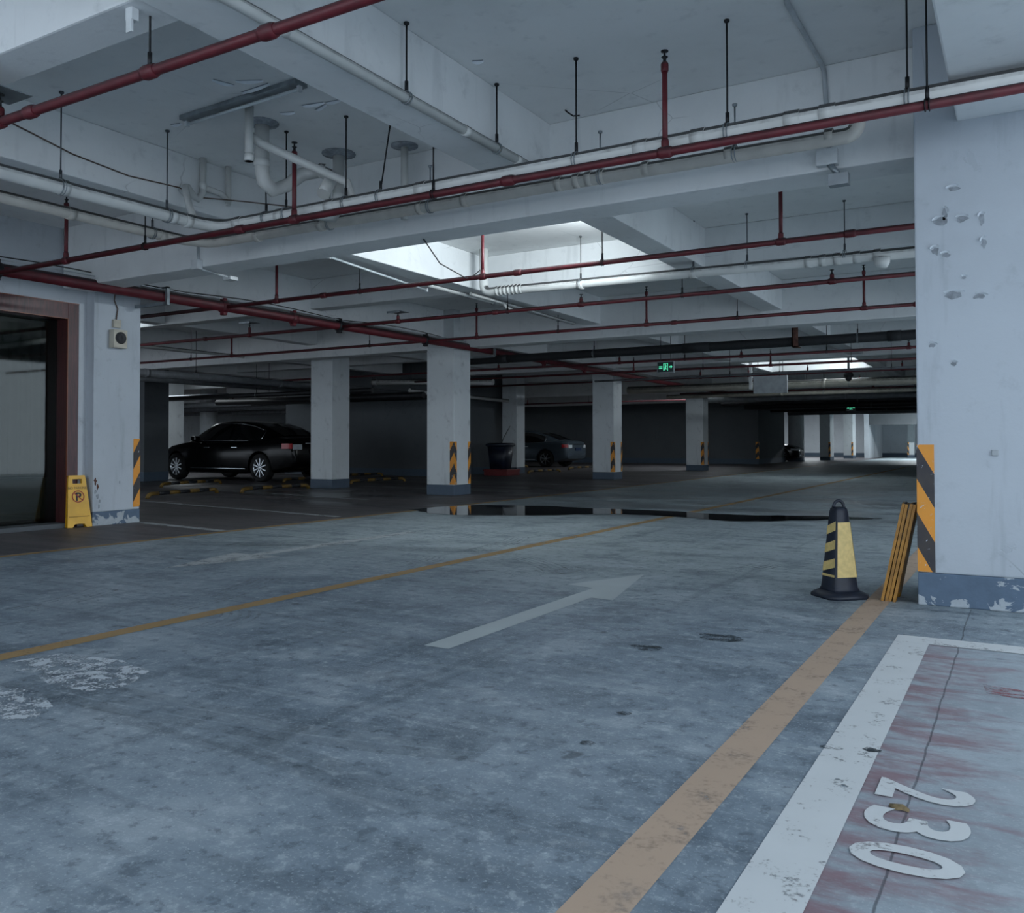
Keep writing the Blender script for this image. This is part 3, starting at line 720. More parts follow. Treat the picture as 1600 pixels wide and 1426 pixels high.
MB().tube([(-6.62, 11.0, 3.08), (-6.6, 11.05, 3.02), (-6.5, 11.1, 2.98)], .028, 10).build('branch', M['pvc'], t)

# black insulated pipe, ducts, back pipes
t = thing('insulated_pipe', 'thick black insulated pipe crossing above the exit sign', 'pipe', (-5, 14.95, 2.7))
MB().tube([(-10.5, 14.95, 2.7), (2.4, 14.95, 2.7)], .08, 16).build('pipe', M['black_pipe'], t)
for x in (-5.0, -1.75, -9): ringcoup(t, (x, 14.95, 2.7), (1, 0, 0), .08, .25 if x == -5. else .1, 'black_pipe')
b = MB(); b.box(-3.32, -3.22, 14.85, 14.87, 2.6, 3.12); b.box(-3.32, -3.30, 14.85, 15.05, 2.6, 3.12); b.box(-3.32, -3.22, 14.85, 15.05, 2.6, 2.615); b.build('bracket', M['rust'], t)
for x in (-7.0, -2.3): hanger(t, x, 14.95, 2.7, .08, mat='dark_metal')
def plain_pipe(name, label, cat, p, q, r, mat, hang=(), group=None, cps=()):
    p, q = Vector(p), Vector(q); t = thing(name, label, cat, (p + q) / 2, 0, group)
    MB().tube([p, q], r, 12).build('pipe', M[mat], t)
    for f in hang:
        c = p.lerp(q, f); hanger(t, c.x, c.y, c.z, r, axis='x' if abs(q.x - p.x) > abs(q.y - p.y) else 'y', mat='dark_metal')
    for f in cps: ringcoup(t, p.lerp(q, f), q - p, r, .05, mat)
    return t
plain_pipe('duct_pipe', 'fat cream pipe behind the hanging grey panel', 'pipe', (-10.3, 24.4, 2.6), (2.4, 24.1, 2.6), .11, 'duct', (.3, .5, .7), cps=(.45, .8))
plain_pipe('drain_pipe', 'thin pale pipe below the fat cream pipe', 'pipe', (-10.4, 28.0, 2.56), (2.4, 27.6, 2.56), .07, 'duct', (.4, .6), cps=(.3, .7))
plain_pipe('conduit', 'slim grey conduit crossing right above the fat cream pipe', 'conduit', (-10, 21.4, 2.68), (2.4, 21.2, 2.7), .028, 'pvc_grey', (.3, .6))
for i, (y, z, r, mt) in enumerate(((31.7, 2.6, .1, 'pvc_grey'), (34.2, 2.58, .09, 'dark_metal'), (37.5, 2.56, .12, 'dark_metal'), (39.5, 2.55, .07, 'pvc_grey'), (42, 2.56, .11, 'dark_metal'), (45.5, 2.5, .09, 'pvc_grey'))):
    plain_pipe('duct_pipe', 'dim dark pipe high in the far aisle beyond the cream pipe', 'pipe', (-10.4, y, z), (2.4, y, z), r, mt, (.4,), 'dim far pipes')
plain_pipe('drain_pipe', 'long grey pipe over the black sedan, nearest the lane', 'pipe', (-15.9, 8.0, 2.5), (-15.9, 20.7, 2.5), .085, 'pvc_grey', (.4, .7), cps=(.3, .6))
plain_pipe('drain_pipe', 'second grey pipe over the black sedan, farther from the lane', 'pipe', (-17.6, 8.0, 2.52), (-17.6, 20.7, 2.52), .065, 'pvc_grey', (.3, .7))
plain_pipe('drain_pipe', 'slim white pipe high behind the left column', 'pipe', (-15.4, 7.5, 3.0), (-15.4, 14.0, 3.0), .035, 'pvc', (.5,))
for y, z, r in ((16.4, 2.3, .06), (18.5, 2.28, .09), (19.9, 2.3, .06)):
    plain_pipe('duct_pipe', 'dark pipe across the ceiling above the black sedan', 'pipe', (-21.5, y, z), (-13.6, y, z), r, 'dark_metal', (.5,), 'dark pipes above the sedan')
for y, z, r in ((19.5, 2.55, .1), (22.8, 2.5, .1), (26, 2.55, .14), (29.5, 2.5, .1)):
    plain_pipe('duct_pipe', 'dim pipe in the deep bays left behind the sedan', 'pipe', (-44, y, z), (-22.2, y, z), r, 'pvc_grey', (.5,), 'dim pipes deep left')
t = plain_pipe('drain_pipe', 'pale sloped pipe with elbow in front of the core wall', 'pipe', (-17.2, 20.85, 2.9), (-13.0, 21.0, 2.75), .085, 'pvc')
ringcoup(t, (-17.2, 20.85, 2.9), (1, .1, -.05), .085, .08)
plain_pipe('drain_pipe', 'pale pipe running from the core wall towards the blue bin', 'pipe', (-14.9, 19.6, 2.5), (-14.6, 24.5, 2.4), .06, 'pvc', (.5,))
t = thing('cable_tray', 'dark cable tray over the dark core wall', 'cable tray', (-15, 21.0, 2.5))
b = MB(); b.box(-21.5, -15.6, 21.25, 21.28, 2.46, 2.56); b.box(-21.5, -15.6, 20.95, 20.98, 2.46, 2.56); b.box(-21.5, -15.6, 20.98, 21.25, 2.46, 2.475); b.build('tray', M['dark_metal'], t)
b = MB()
for i in range(3): b.tube([(-21.4, 21.02 + i * .07, 2.50), (-15.7, 21.02 + i * .07, 2.50)], .025, 6)
b.build('cables', M['cable_black'], t)
for x in (-20, -17.5, -16): MB().tube([(x, 21.11, 2.47), (x, 21.11, H_SLAB)], .008, 6).build('hanger', M['dark_metal'], t)

# ------------------------------------------------------------------ small ceiling things
def tube_light(label, a, b_, lit=False, base=True, group=None, wdt=.07):
    a, b_ = Vector(a), Vector(b_); d = (b_ - a); L = d.length; c = (a + b_) / 2
    rot = Matrix.Translation(c) @ d.to_track_quat('X', 'Z').to_matrix().to_4x4()
    t = thing('tube_light', label, 'light', c, 0, group)
    if base: MB().box(-L / 2, L / 2, -wdt / 2, wdt / 2, .0, .035, rot, bev=.004).build('housing', M['galv' if not lit else 'white_plastic'], t)
    MB().tube([rot @ Vector((-L / 2 + .03, 0, -.022)), rot @ Vector((L / 2 - .03, 0, -.022))], .013, 10).build('tube', M['tube_on' if lit else 'tube_off'], t)
    e = MB()
    for s in (-1, 1): e.box(s * (L / 2 - .02) - .012, s * (L / 2 - .02) + .012, -.016, .016, -.042, .0, rot)
    e.build('lamp_holder', M['white_plastic'], t)
    return t
tube_light('old unlit tube light fixture on the near left ceiling slab', (-5.72, 4.59, H_SLAB - .036), (-4.42, 4.54, H_SLAB - .036), wdt=.12)
tube_light('bare slanting tube light below the left secondary beam', (-6.56, 7.15, 3.08), (-6.78, 9.3, 3.05), base=False)
def lamp(loc, rot, sx, sy, power, col=(.86, .95, 1.)):
    l = bpy.data.lights.new('tube_lamp', 'AREA'); l.shape = 'RECTANGLE'; l.size = sx; l.size_y = sy; l.energy = power; l.color = col
    o = bpy.data.objects.new('tube_lamp', l); COL.objects.link(o); o.location = loc; o.rotation_euler = rot; return o
FLAKES = ((-4.95, 4.2, .16, 1.2), (-4.83, 4.3, .2, .5), (-4.75, 4.88, .2, .2), (-4.72, 5.0, .16, -.3), (-5.0, 4.9, .12, .4), (-5.95, 4.63, .1, .2), (-4.55, 4.93, .14, .1), (-5.35, 4.6, .22, .0), (-4.95, 4.47, .3, -.05), (-3.2, 4.9, .08, .4))
for i, (x, y, L_, a) in enumerate(FLAKES):
    b = MB(); dx, dy = math.cos(a) * L_, math.sin(a) * L_; wx_, wy_ = -math.sin(a) * .012, math.cos(a) * .012
    rows = []
    for k in range(4):
        f = k / 3
        rows.append([(x + dx * u_ + wx_ * f, y + dy * u_ + wy_ * f, H_SLAB - .002 - .02 * f * f * math.sin(PI * (u_ * .8 + .1))) for u_ in (0, .25, .5, .75, 1)])
    b.loft(rows, closed=False, caps=False); b.build('paint_flake', M['flake'], CEIL)
    MB().pl([(x - wx_, y - wy_, H_SLAB - .0015), (x + dx - wx_, y + dy - wy_, H_SLAB - .0015), (x + dx * .9 + wx_, y + dy * .9 + wy_, H_SLAB - .0015), (x + dx * .1 + wx_, y + dy * .1 + wy_, H_SLAB - .0015)]).build('bare_patch', M['chip'], CEIL)
tag(MB().tube([(-3.05, 6.0, H_SLAB), (-3.02, 5.98, H_SLAB - .03), (-2.98, 6.0, H_SLAB - .06), (-2.94, 6.03, H_SLAB - .055)], .006, 6).build('cable', M['cable_black']), 'short black wire stub hanging from the slab near the middle beam', 'cable')
# conduit on the right slab
b = MB().tube([(-1.0, 4.0, H_SLAB - .018), (-1.165, 5.17, H_SLAB - .018), (-1.155, 6.14, H_SLAB - .018), (-1.15, 6.185, H_SLAB - .05), (-1.12, 6.185, 2.96)], .016, 10)
tag(b.build('conduit', M['cable_white']), 'white conduit bending over the slab and down the main beam', 'conduit')
t = thing('junction_box', 'small white junction box with bracket under the main beam at right', 'box', (-1.12, 6.18, 2.85))
MB().box(-1.2, -1.06, 6.13, 6.2, 2.89, 3.0, bev=.006).build('box', M['white_plastic'], t); MB().tube([(-1.12, 6.16, 2.9), (-1.06, 6.15, 2.82)], .02, 8).build('arm', M['galv'], t); MB().box(-1.12, -.99, 6.12, 6.2, 2.74, 2.82, bev=.004).build('lamp_head', M['grey_box'], t)
t = thing('conduit', 'white conduit with a small box at the left of the main beam', 'conduit', (-7.5, 6.25, 2.9))
MB().tube([(-7.5, 6.185, 3.1), (-7.49, 6.185, 2.9), (-7.49, 6.24, 2.85), (-7.58, 6.7, 2.85)], .012, 8).build('pipe', M['cable_white'], t)
MB().box(-7.54, -7.44, 6.13, 6.2, 2.84, 2.94, bev=.005).build('box', M['white_plastic'], t); MB().box(-7.65, -7.53, 6.65, 6.76, 2.82, 2.86, bev=.005).build('lamp_holder', M['white_plastic'], t)
# drooping wires
tag(MB().tube([(-6.44, 2.6, 3.55), (-6.44, 3.2, 3.46), (-6.44, 3.75, 3.36), (-6.44, 4.1, 3.29), (-6.44, 4.6, 3.25), (-6.44, 5.1, 3.28), (-6.44, 5.35, 3.25), (-6.3, 5.7, 3.28), (-5.8, 5.9, 3.2), (-5.4, 5.95, 3.16)], .006, 6).build('cable', M['cable']), 'thin brown cable sagging along the left secondary beam', 'cable')
tag(MB().tube([(-4.75, 6.19, 3.05), (-4.7, 6.4, 2.86), (-4.95, 7.0, 2.78), (-5.3, 8.0, 2.83), (-5.45, 8.4, 2.95), (-5.2, 8.12, 2.93)], .006, 6).build('cable', M['cable_black']), 'black wire looping from the main beam to the sprinkler riser', 'cable')
b = MB(); b.box(-3.76, -3.71, 2.66, 2.70, 3.07, 3.132, bev=.004); b.box(-3.755, -3.715, 2.66, 2.672, 3.01, 3.07)
tag(b.build('junction_box', M['white_plastic']), 'small white box above the nearest red pipe hanger', 'box')
# left column speaker
t = thing('speaker', 'small beige wall speaker high on the left column', 'speaker', (-9.76, 6.83, 2.3))
MB().box(-9.8, -9.70, 6.74, 6.93, 2.20, 2.43, bev=.008).build('case', M['beige'], t)
m4 = Matrix.Translation((-9.70, 6.835, 2.325)) @ Matrix.Rotation(PI / 2, 4, 'Y')
MB().lathe([(.075, 0), (.075, .006), (.066, .006), (.05, -.002 + .004), (.02, .003), (0, .006)], 20, m4).build('grille', M['dark_metal'], t)
MB().box(-9.8, -9.76, 6.78, 6.88, 2.46, 2.56, bev=.005).build('terminal_box', M['beige'], t)
MB().tube([(-9.785, 6.83, 2.56), (-9.785, 6.85, 2.7), (-9.785, 6.80, 2.8), (-9.79, 6.82, 2.95)], .008, 6).build('wire', M['cable'], t)

# exit signs, hanging panel, camera
def exit_sign(label, x, y, z, s=1.):
    t = thing('exit_sign', label, 'sign', (x, y, z))
    MB().box(x - .17 * s, x + .17 * s, y, y + .03, z - .11 * s, z + .11 * s, bev=.005).build('case', M['grey_box'], t)
    MB().box(x - .155 * s, x + .155 * s, y - .003, y + .002, z - .095 * s, z + .095 * s).build('face', M['exit_dark'], t)
    g = MB(); yy = y - .005
    def q(x0, x1, z0, z1): g.poly([(x + x0 * s, yy, z + z0 * s), (x + x1 * s, yy, z + z0 * s), (x + x1 * s, yy, z + z1 * s), (x + x0 * s, yy, z + z1 * s)])
    q(-.04, -.03, -.07, .07); q(-.04, .05, .06, .07); q(.04, .05, -.07, .07); q(-.012, .012, -.01, .03); q(-.02, -.008, -.06, -.01); q(.008, .03, -.045, -.033); q(.004, .016, -.04, -.008); q(.012, .03, .012, .022)
    g.poly([(x + .0 * s + .014 * s * math.cos(a * PI / 4), yy, z + (.043 + .014 * math.sin(a * PI / 4)) * s) for a in range(8)])
    q(.07, .11, -.012, .012)
    g.poly([(x + .105 * s, yy, z + .035 * s), (x + .105 * s, yy, z - .035 * s), (x + .14 * s, yy, z)])
    for k in range(2): q(-.13, -.06, -.03 + k * .03, -.012 + k * .03)
    g.build('pictogram', M['exit_green'], t)
    for dx in (-.1, .1): MB().tube([(x + dx * s, y + .015, z + .11 * s), (x + dx * s, y + .015, H_SLAB)], .006, 6).build('rod', M['rod'], t)
    return t
exit_sign('green lit exit sign hanging over the lane, nearest the camera', -5.785, 15.5, 2.43)
exit_sign('tiny green exit sign glowing in the dark far aisle', -6.14, 38, 2.44, 1.1)
t = thing('hanging_panel', 'grey rectangular panel hanging in front of the cream pipe', 'panel', (-5.75, 23.3, 2.6))
MB().box(-6.22, -5.33, 23.28, 23.33, 2.32, 2.86, bev=.006).build('panel', M['grey_box'], t)
for x in (-6.1, -5.45): MB().tube([(x, 23.305, 2.86), (x, 23.305, H_SLAB)], .008, 6).build('rod', M['rod'], t)
t = thing('pipe_hanger', 'white strap post beside the hanging grey panel', 'bracket', (-6.33, 23.4, 2.8))
MB().box(-6.36, -6.28, 23.37, 23.4, 2.45, H_SLAB).build('strap', M['white_plastic'], t)
t = thing('security_camera', 'dark dome camera hanging from the far lit ceiling', 'camera', (-4.1, 23.6, 2.6))
MB().tube([(-3.86, 23.6, H_SLAB), (-3.86, 23.6, 2.85)], .03, 8).build('stem', M['grey_box'], t)
MB().lathe([(0, 2.9), (.05, 2.88), (.12, 2.76), (.12, 2.70), (.09, 2.69)], 16, Matrix.Translation((-3.86, 23.6, 0))).build('hood', M['dark_metal'], t)
MB().lathe([(.08, 2.69), (.075, 2.63), (.04, 2.585), (0, 2.58)], 16, Matrix.Translation((-3.86, 23.6, 0))).build('dome', M['ink'], t)

# ------------------------------------------------------------------ traffic cone
t = thing('traffic_cone', 'navy and yellow square traffic cone standing left of the near column', 'cone', (-1.045, 5.965, 0), PI / 4)
def sq(h, z, c=.18):
    k = h * c
    return [(h, -h + k, z), (h, h - k, z), (h - k, h, z), (-h + k, h, z), (-h, h - k, z), (-h, -h + k, z), (-h + k, -h, z), (h - k, -h, z)]
def hw(z): return .085 + (.044 - .085) * (z - .08) / (.56 - .08)
MB().loft([sq(.145, 0, .35), sq(.15, .008, .35), sq(.148, .022, .35), sq(.125, .036, .35), sq(.10, .045, .25)]).build('base', M['cone_navy'], t, local=True)
MB().loft([sq(.10, .04), sq(.088, .065), sq(hw(.09), .09), sq(hw(.3), .3), sq(hw(.55), .55), sq(.040, .572), sq(.03, .582)]).build('body', M['cone_navy'], t, local=True)
def band(face, z0, z1, mat, name, skew=0.):
    b = MB(); e = .0025
    def P(u, z):
        h = hw(z) + e; w_ = (hw(z) * (.83 if name == 'reflective_stripe' else .90)) * u
        return (h, w_, z) if face == 'x+' else (w_, -h, z) if face == 'y-' else (-h, -w_, z) if face == 'x-' else (-w_, h, z)
    n = 6
    for i in range(n):
        u0, u1 = -1 + 2 * i / n, -1 + 2 * (i + 1) / n
        s0, s1 = skew * (u0 * .5), skew * (u1 * .5)
        b.poly([P(u0, z0 + s0), P(u1, z0 + s1), P(u1, z1 + s1), P(u0, z1 + s0)])
    return b.build(name, M[mat], t, local=True, normals=False)
# after the 45 degree turn local y- faces right of the camera, local x- faces left
for f in ('y-', 'x+'): band(f, .135, .487, 'cone_yellow', 'reflective_band')
for f in ('x-', 'y+'):
    for k in range(3): band(f, .182 + k * .118, .24 + k * .118, 'cone_yellow', 'reflective_stripe', .035)
    band(f, .135, .15, 'cone_yellow', 'reflective_stripe', 0)
ringp = [(.034 * math.cos(a), 0, .575 + .048 * math.sin(a)) for a in [PI * i / 14 - .1 for i in range(15)]]
ringp = [((x * math.cos(-PI / 4 + .5)), (x * math.sin(-PI / 4 + .5)), z) for x, y, z in ringp]
MB().tube(ringp, .010, 10).build('handle', M['cone_navy'], t, local=True)

# ------------------------------------------------------------------ floor boards (A-frame signs)
def sign_panel(wb, wt, h, th):
    """outline in local y (width) / z, with hand hole and feet; solid of thickness th along x"""
    b = MB()
    def wz(z): return (wb + (wt - wb) * z / h) / 2
    rows = [0, .045, .06, h - .12, h - .105, h - .055, h - .04, h]
    def slab(y0a, y1a, z0, y0b, y1b, z1):
        pts = [(y0a, z0), (y1a, z0), (y1b, z1), (y0b, z1)]
        A = [b.bm.verts.new((0, y, z)) for y, z in pts]; B = [b.bm.verts.new((th, y, z)) for y, z in pts]
        b.bm.faces.new(A[::-1]); b.bm.faces.new(B)
        for i in range(4): b.bm.faces.new((A[i], A[(i + 1) % 4], B[(i + 1) % 4], B[i]))
    ft = wb * .22
    slab(-wz(0), -wz(0) + ft, 0, -wz(.04), -wz(0) + ft + .025, .04)
    slab(wz(0) - ft, wz(0), 0, wz(0) - ft - .025, wz(.04), .04)
    slab(-wz(.04), wz(.04), .04, -wz(h - .1), wz(h - .1), h - .1)
    hh = wt * .27
    slab(-wz(h - .1), -hh, h - .1, -wz(h - .045), -hh, h - .045); slab(hh, wz(h - .1), h - .1, hh, wz(h - .045), h - .045)
    slab(-wz(h - .045), wz(h - .045), h - .045, -wz(h) + .006, wz(h) - .006, h)
    bmesh.ops.remove_doubles(b.bm, verts=b.bm.verts[:], dist=.0005)
    return b
# open board at the left column
t = thing('no_parking_board', 'yellow no parking floor board leaning between glass front and left column', 'sign', (-9.80, 6.37, 0), -.18)
tilt = Matrix.Rotation(-.17, 4, 'Y')
sign_panel(.29, .20, .63, .02).xform(tilt).build('front_panel', M['yellow'], t, local=True)
tb = Matrix.Translation((-.06, 0, 0)) @ Matrix.Rotation(-.10, 4, 'Y')
sign_panel(.29, .20, .625, .015).xform(tb).build('rear_panel', M['yellow'], t, local=True)
face = tilt @ Matrix.Translation((.0215, 0, 0)) @ Matrix(((0, 0, 1, 0), (1, 0, 0, 0), (0, 1, 0, 0), (0, 0, 0, 1)))   # text x -> y, text y -> z
text_mb('NO PARKING', .042, face @ Matrix.Translation((0, .462, 0)) @ Matrix.Scale(.9, 4, (1, 0, 0))).build('lettering', M['ink'], t, local=True)
text_mb('P', .135, face @ Matrix.Translation((.002, .325, .0005)), .004).build('parking_letter', M['ink'], t, local=True)
b = MB(); n = 32; R0_, R1_ = .062, .073
for i in range(n):
    a, c = 2 * PI * i / n, 2 * PI * (i + 1) / n
    b.poly([face @ Vector((r * math.cos(q), .372 + r * math.sin(q), .001)) for r, q in ((R0_, a), (R1_, a), (R1_, c), (R0_, c))])
b.poly([face @ Vector((x, .372 + y, .0012)) for x, y in ((-.05, .042), (-.042, .05), (.05, -.042), (.042, -.05))])
b.build('prohibition_ring', M['ink_red'], t, local=True, normals=False)
MB().tube([tilt @ Vector((.022, -.12, .13)), tilt @ Vector((.022, .12, .13))], .003, 5).build('crease', M['yellow_dirty'], t, local=True)
# folded boards leaning on the near column
def folded(label, x):
    t = thing('folded_floor_board', label, 'sign', (x, 6.07, .005), .06 if x < -.78 else .0)
    ti = Matrix.Rotation(.205, 4, 'Y')
    sign_panel(.29, .21, .625, .017).xform(ti).build('front_panel', M['yellow_dirty'], t, local=True)
    sign_panel(.29, .21, .625, .017).xform(ti @ Matrix.Translation((.0245, 0, 0)) @ Matrix.Rotation(-.008, 4, 'Y')).build('rear_panel', M['yellow_dirty'], t, local=True)
    MB().tube([ti @ Vector((.018, -.09, .62)), ti @ Vector((.018, .09, .62))], .01, 8).build('hinge', M['rubber'], t, local=True)
    return t
folded('left one of two folded yellow floor boards leaning on the near column', -.80)
folded('right one of two folded yellow floor boards, touching the near column', -.747)

# ------------------------------------------------------------------ wheel stops
def wheel_stop(L=1.95):
    t = thing('wheel_stop', 'x', 'wheel stop', (0, 0, 0), 0, 'wheel stops in the left bays')
    n = 7; r = .042
    for i in range(n):
        y0, y1 = -L / 2 + L * i / n, -L / 2 + L * (i + 1) / n
        if i == 0: pts = [(0, y0, .0), (0, y0 + .02, .05), (0, y0 + .08, .08), (0, y1, .085)]
        elif i == n - 1: pts = [(0, y0, .085), (0, y1 - .08, .08), (0, y1 - .02, .05), (0, y1, .0)]
        else: pts = [(0, y0, .085), (0, y1, .085)]
        MB().tube(pts, r * .9, 10).build('yellow_section' if i % 2 == 0 else 'black_section', M['stop_yellow'] if i % 2 == 0 else M['rubber'], t, local=True)
    return t
ws = wheel_stop()
spots = [(-14.02, 11.27, .19, 'striped wheel stop nearest the left column'),
         (-17.3, 14.14, .12, 'striped wheel stop below the black sedan doors'),
         (-13.8, 13.47, .01, 'striped wheel stop in front of the sedan rear wheel, left of the plain column'),
         (-16.62, 17.35, .1, 'striped wheel stop right behind the sedan rear wheel'),
         (-14.3, 17.5, -.09, 'dim striped wheel stop right of the plain column'),
         (-17.2, 20.2, -.05, 'dim striped wheel stop close to the dark core wall'),
         (-14.05, 26.0, -.09, 'striped wheel stop beside the shadowed column and the slate car'),
         (-14.65, 30.2, -.1, 'striped wheel stop in front of the slate car tail'),
         (-17.9, 30.4, -.15, 'striped wheel stop by the slate car rear wheel'),
         (-17.4, 10.9, .1, 'striped wheel stop peeking out behind the left column'),]
for i, (x, y, rz, lb) in enumerate(spots):
    o = ws if i == 0 else dup(ws, (x, y, 0), rz)
    o.location = (x, y, 0); o.rotation_euler = (0, 0, rz); o['label'] = lb

# ------------------------------------------------------------------ bin
t = thing('rubbish_bin', 'dark blue bin with a flared rim against the core wall', 'bin', (-14.25, 23.45, .2))
def rs(hx, hy, z): return [(sx * hx, sy * hy, z) for sx, sy in ((1, -.8), (1, .8), (.8, 1), (-.8, 1), (-1, .8), (-1, -.8), (-.8, -1), (.8, -1))]
MB().loft([rs(.27, .25, 0), rs(.33, .31, .72)]).build('tub', M['bin_blue'], t, local=True)
MB().loft([rs(.34, .32, .70), rs(.38, .36, .73), rs(.38, .36, .78), rs(.36, .34, .80), rs(.30, .28, .82)]).build('lid', M['bin_blue'], t, local=True)
MB().tube([(.1, -.1, .8), (.16, -.05, 1.0), (.3, .1, 1.35)], .01, 6).build('cord', M['cable_black'], t, local=True)
t = thing('plinth_crate', 'low dark red crate under the blue bin', 'crate', (-14.2, 23.45, 0))
MB().box(-.42, .42, -.4, .4, .0, .2, bev=.015).build('crate', M['bin_red'], t, local=True)
MB().box(-.44, .44, -.42, .42, .15, .185, bev=.005).build('rim', M['bin_red'], t, local=True)

# ------------------------------------------------------------------ cars (built facing +x, origin on the ground between the axles)
def lerp_tab(tab, x):
    if x <= tab[0][0]: return tab[0][1]
    for (a, va), (b, vb) in zip(tab, tab[1:]):
        if x <= b:
            f = (x - a) / (b - a); f = f * f * (3 - 2 * f) if False else f
            return va + (vb - va) * f
    return tab[-1][1]
def car(label, loc, rz, paint, scale=1., spokes=10, boot=0.):
    t = thing('car', label, 'car', loc, rz); S = Matrix.Scale(scale, 4)
    L = 4.9
    ztop = [(-2.45, .62), (-2.43, .86), (-2.38, .97), (-2.25, 1.03), (-1.9, 1.045), (-1.2, 1.0), (-.6, .96), (.6, .945), (1.05, .965), (1.4, .93), (1.9, .86), (2.2, .775), (2.36, .69), (2.43, .58), (2.45, .5)]
    zbot = [(-2.45, .45), (-2.40, .34), (-2.1, .26), (-1.6, .2), (1.6, .2), (2.1, .2), (2.4, .24), (2.45, .32)]
    wid = [(-2.45, .70), (-2.40, .79), (-2.25, .86), (-1.9, .905), (-1.0, .925), (.5, .925), (1.4, .91), (1.9, .87), (2.2, .78), (2.36, .66), (2.45, .48)]
    xs = [-2.45, -2.43, -2.40, -2.36, -2.28, -2.15, -2.0, -1.8, -1.5, -1.2, -.8, -.3, .2, .6, 1.0, 1.2, 1.4, 1.65, 1.9, 2.05, 2.2, 2.3, 2.38, 2.42, 2.45]
    rings = []
    for x in xs:
        zt, zb, w_ = lerp_tab(ztop, x), lerp_tab(zbot, x), lerp_tab(wid, x); h = zt - zb
        half = [(.0, zb), (w_ * .88, zb), (w_ * .965, zb + h * .06), (w_ * .985, zb + h * .2), (w_ * .995, zb + h * .42), (w_, zb + h * .62), (w_ * .985, zb + h * .78), (w_ * .955, zb + h * .92), (w_ * .91, zt - h * .015), (w_ * .8, zt + .008), (w_ * .4, zt + .022), (0, zt + .028)]
        ring = [(x, y, z) for y, z in half] + [(x, -y, z) for y, z in half[-2:0:-1]]
        rings.append(ring)
    body = MB().loft(rings).xform(S).build('body', paint, t, local=True)
    # wheel arches cut out of the body
    cut = MB(); wx = (-1.46, 1.62); wr = .335
    for x in wx:
        for s in (-1, 1):
            m4 = S @ Matrix.Translation((x, s * .80, wr + .005)) @ Matrix.Rotation(PI / 2, 4, 'X')
            cut.lathe([(0, -.26), (wr + .055, -.26), (wr + .055, .26), (0, .26)], 28, m4)
    co = cut.build('cut', paint, t, local=True)
    md = body.modifiers.new('b', 'BOOLEAN'); md.object = co; md.operation = 'DIFFERENCE'; md.solver = 'EXACT'
    bpy.context.view_layer.update()
    me = bpy.data.meshes.new_from_object(body.evaluated_get(bpy.context.evaluated_depsgraph_get()))
    body.modifiers.clear(); old = body.data; body.data = me; bpy.data.meshes.remove(old); bpy.data.objects.remove(co)
    me.materials.clear(); me.materials.append(paint); me.set_sharp_from_angle(angle=math.radians(32))
    # cabin
    zr = [(-2.02, 1.03), (-1.75, 1.13), (-1.4, 1.27), (-1.0, 1.385), (-.6, 1.445), (-.15, 1.465), (.25, 1.445), (.55, 1.385), (.9, 1.23), (1.2, 1.07), (1.42, .95)]
    wb = [(-2.02, .70), (-1.4, .80), (-.6, .85), (.4, .85), (1.0, .83), (1.42, .72)]
    wr_ = [(-2.02, .62), (-1.4, .60), (-.8, .61), (.2, .62), (.8, .62), (1.42, .66)]
    def side(x, z):
        za, zb_ = .95, max(lerp_tab(zr, x) - .05, .97); f = min(1, max(0, (z - za) / (zb_ - za)))
        return lerp_tab(wb, x) * (1 - f) + lerp_tab(wr_, x) * f + .02 * math.sin(PI * f)
    rings = []
    xc = [-2.02, -1.9, -1.75, -1.58, -1.4, -1.2, -1.0, -.8, -.6, -.38, -.15, .05, .25, .4, .55, .72, .9, 1.05, 1.2, 1.32, 1.42]
    for x in xc:
        z = lerp_tab(zr, x); half = []
        for k in range(5):
            zz = .9 + (z - .05 - .9) * k / 4; half.append((side(x, zz) if zz > .95 else lerp_tab(wb, x), zz))
        w_ = lerp_tab(wr_, x); half += [(w_ - .035, z - .018), (w_ - .12, z), (w_ * .4, z + .014), (0, z + .018)]
        rings.append([(x, y, zz) for y, zz in half] + [(x, -y, zz) for y, zz in half[-2::-1]])
    MB().loft(rings).xform(S).build('roof', paint, t, local=True)
    # side glass
    def sglass(x0, x1, s):
        b = MB(); n = 12; lo, hi = [], []
        for i in range(n + 1):
            x = x0 + (x1 - x0) * i / n; zt = max(lerp_tab(zr, x) - .075, 1.0); zl = .985
            zt = max(zt, zl + .004)
            lo.append((x, s * (side(x, zl) + .006), zl)); hi.append((x, s * (side(x, zt) + .006), zt))
        mid = [((a[0] + c[0]) / 2, s * (side(a[0], (a[2] + c[2]) / 2) + .008), (a[2] + c[2]) / 2) for a, c in zip(lo, hi)]
        b.loft([lo, mid, hi], closed=False, caps=False)
        b.xform(S).build('side_window', M['car_glass'], t, local=True)
    for s in (-1, 1):
        sglass(-.32, .98, s); sglass(-1.35, -.40, s)
        tr = [(x, s * (side(x, z) + .012), z) for x, z in [(-1.40, .985)] + [(-1.40 + .1 * i, max(lerp_tab(zr, -1.40 + .1 * i) - .066, .985)) for i in range(0, 25)]]
        MB().tube([S @ Vector(p) for p in tr], .009, 5).build('window_trim', M['chrome'], t, local=True)
        MB().tube([S @ Vector((x, s * (side(x, .975) + .014), .975)) for x in (-1.4, -.8, -.2, .4, 1.0)], .008, 5).build('window_trim', M['chrome'], t, local=True)
        MB().box(.72, .88, s * .86 - .0, s * 1.02, .97, 1.09, bev=.03).xform(S).build('mirror', paint, t, local=True)
        for x in (-.62, .38): MB().box(x - .1, x + .1, s * .915, s * .945, .80, .825, bev=.008).xform(S).build('door_handle', M['chrome'] if paint is not M['car_dark'] else paint, t, local=True)
        MB().box(-1.0, 1.0, s * .905, s * .935, .30, .315).xform(S).build('sill_trim', M['chrome'], t, local=True)
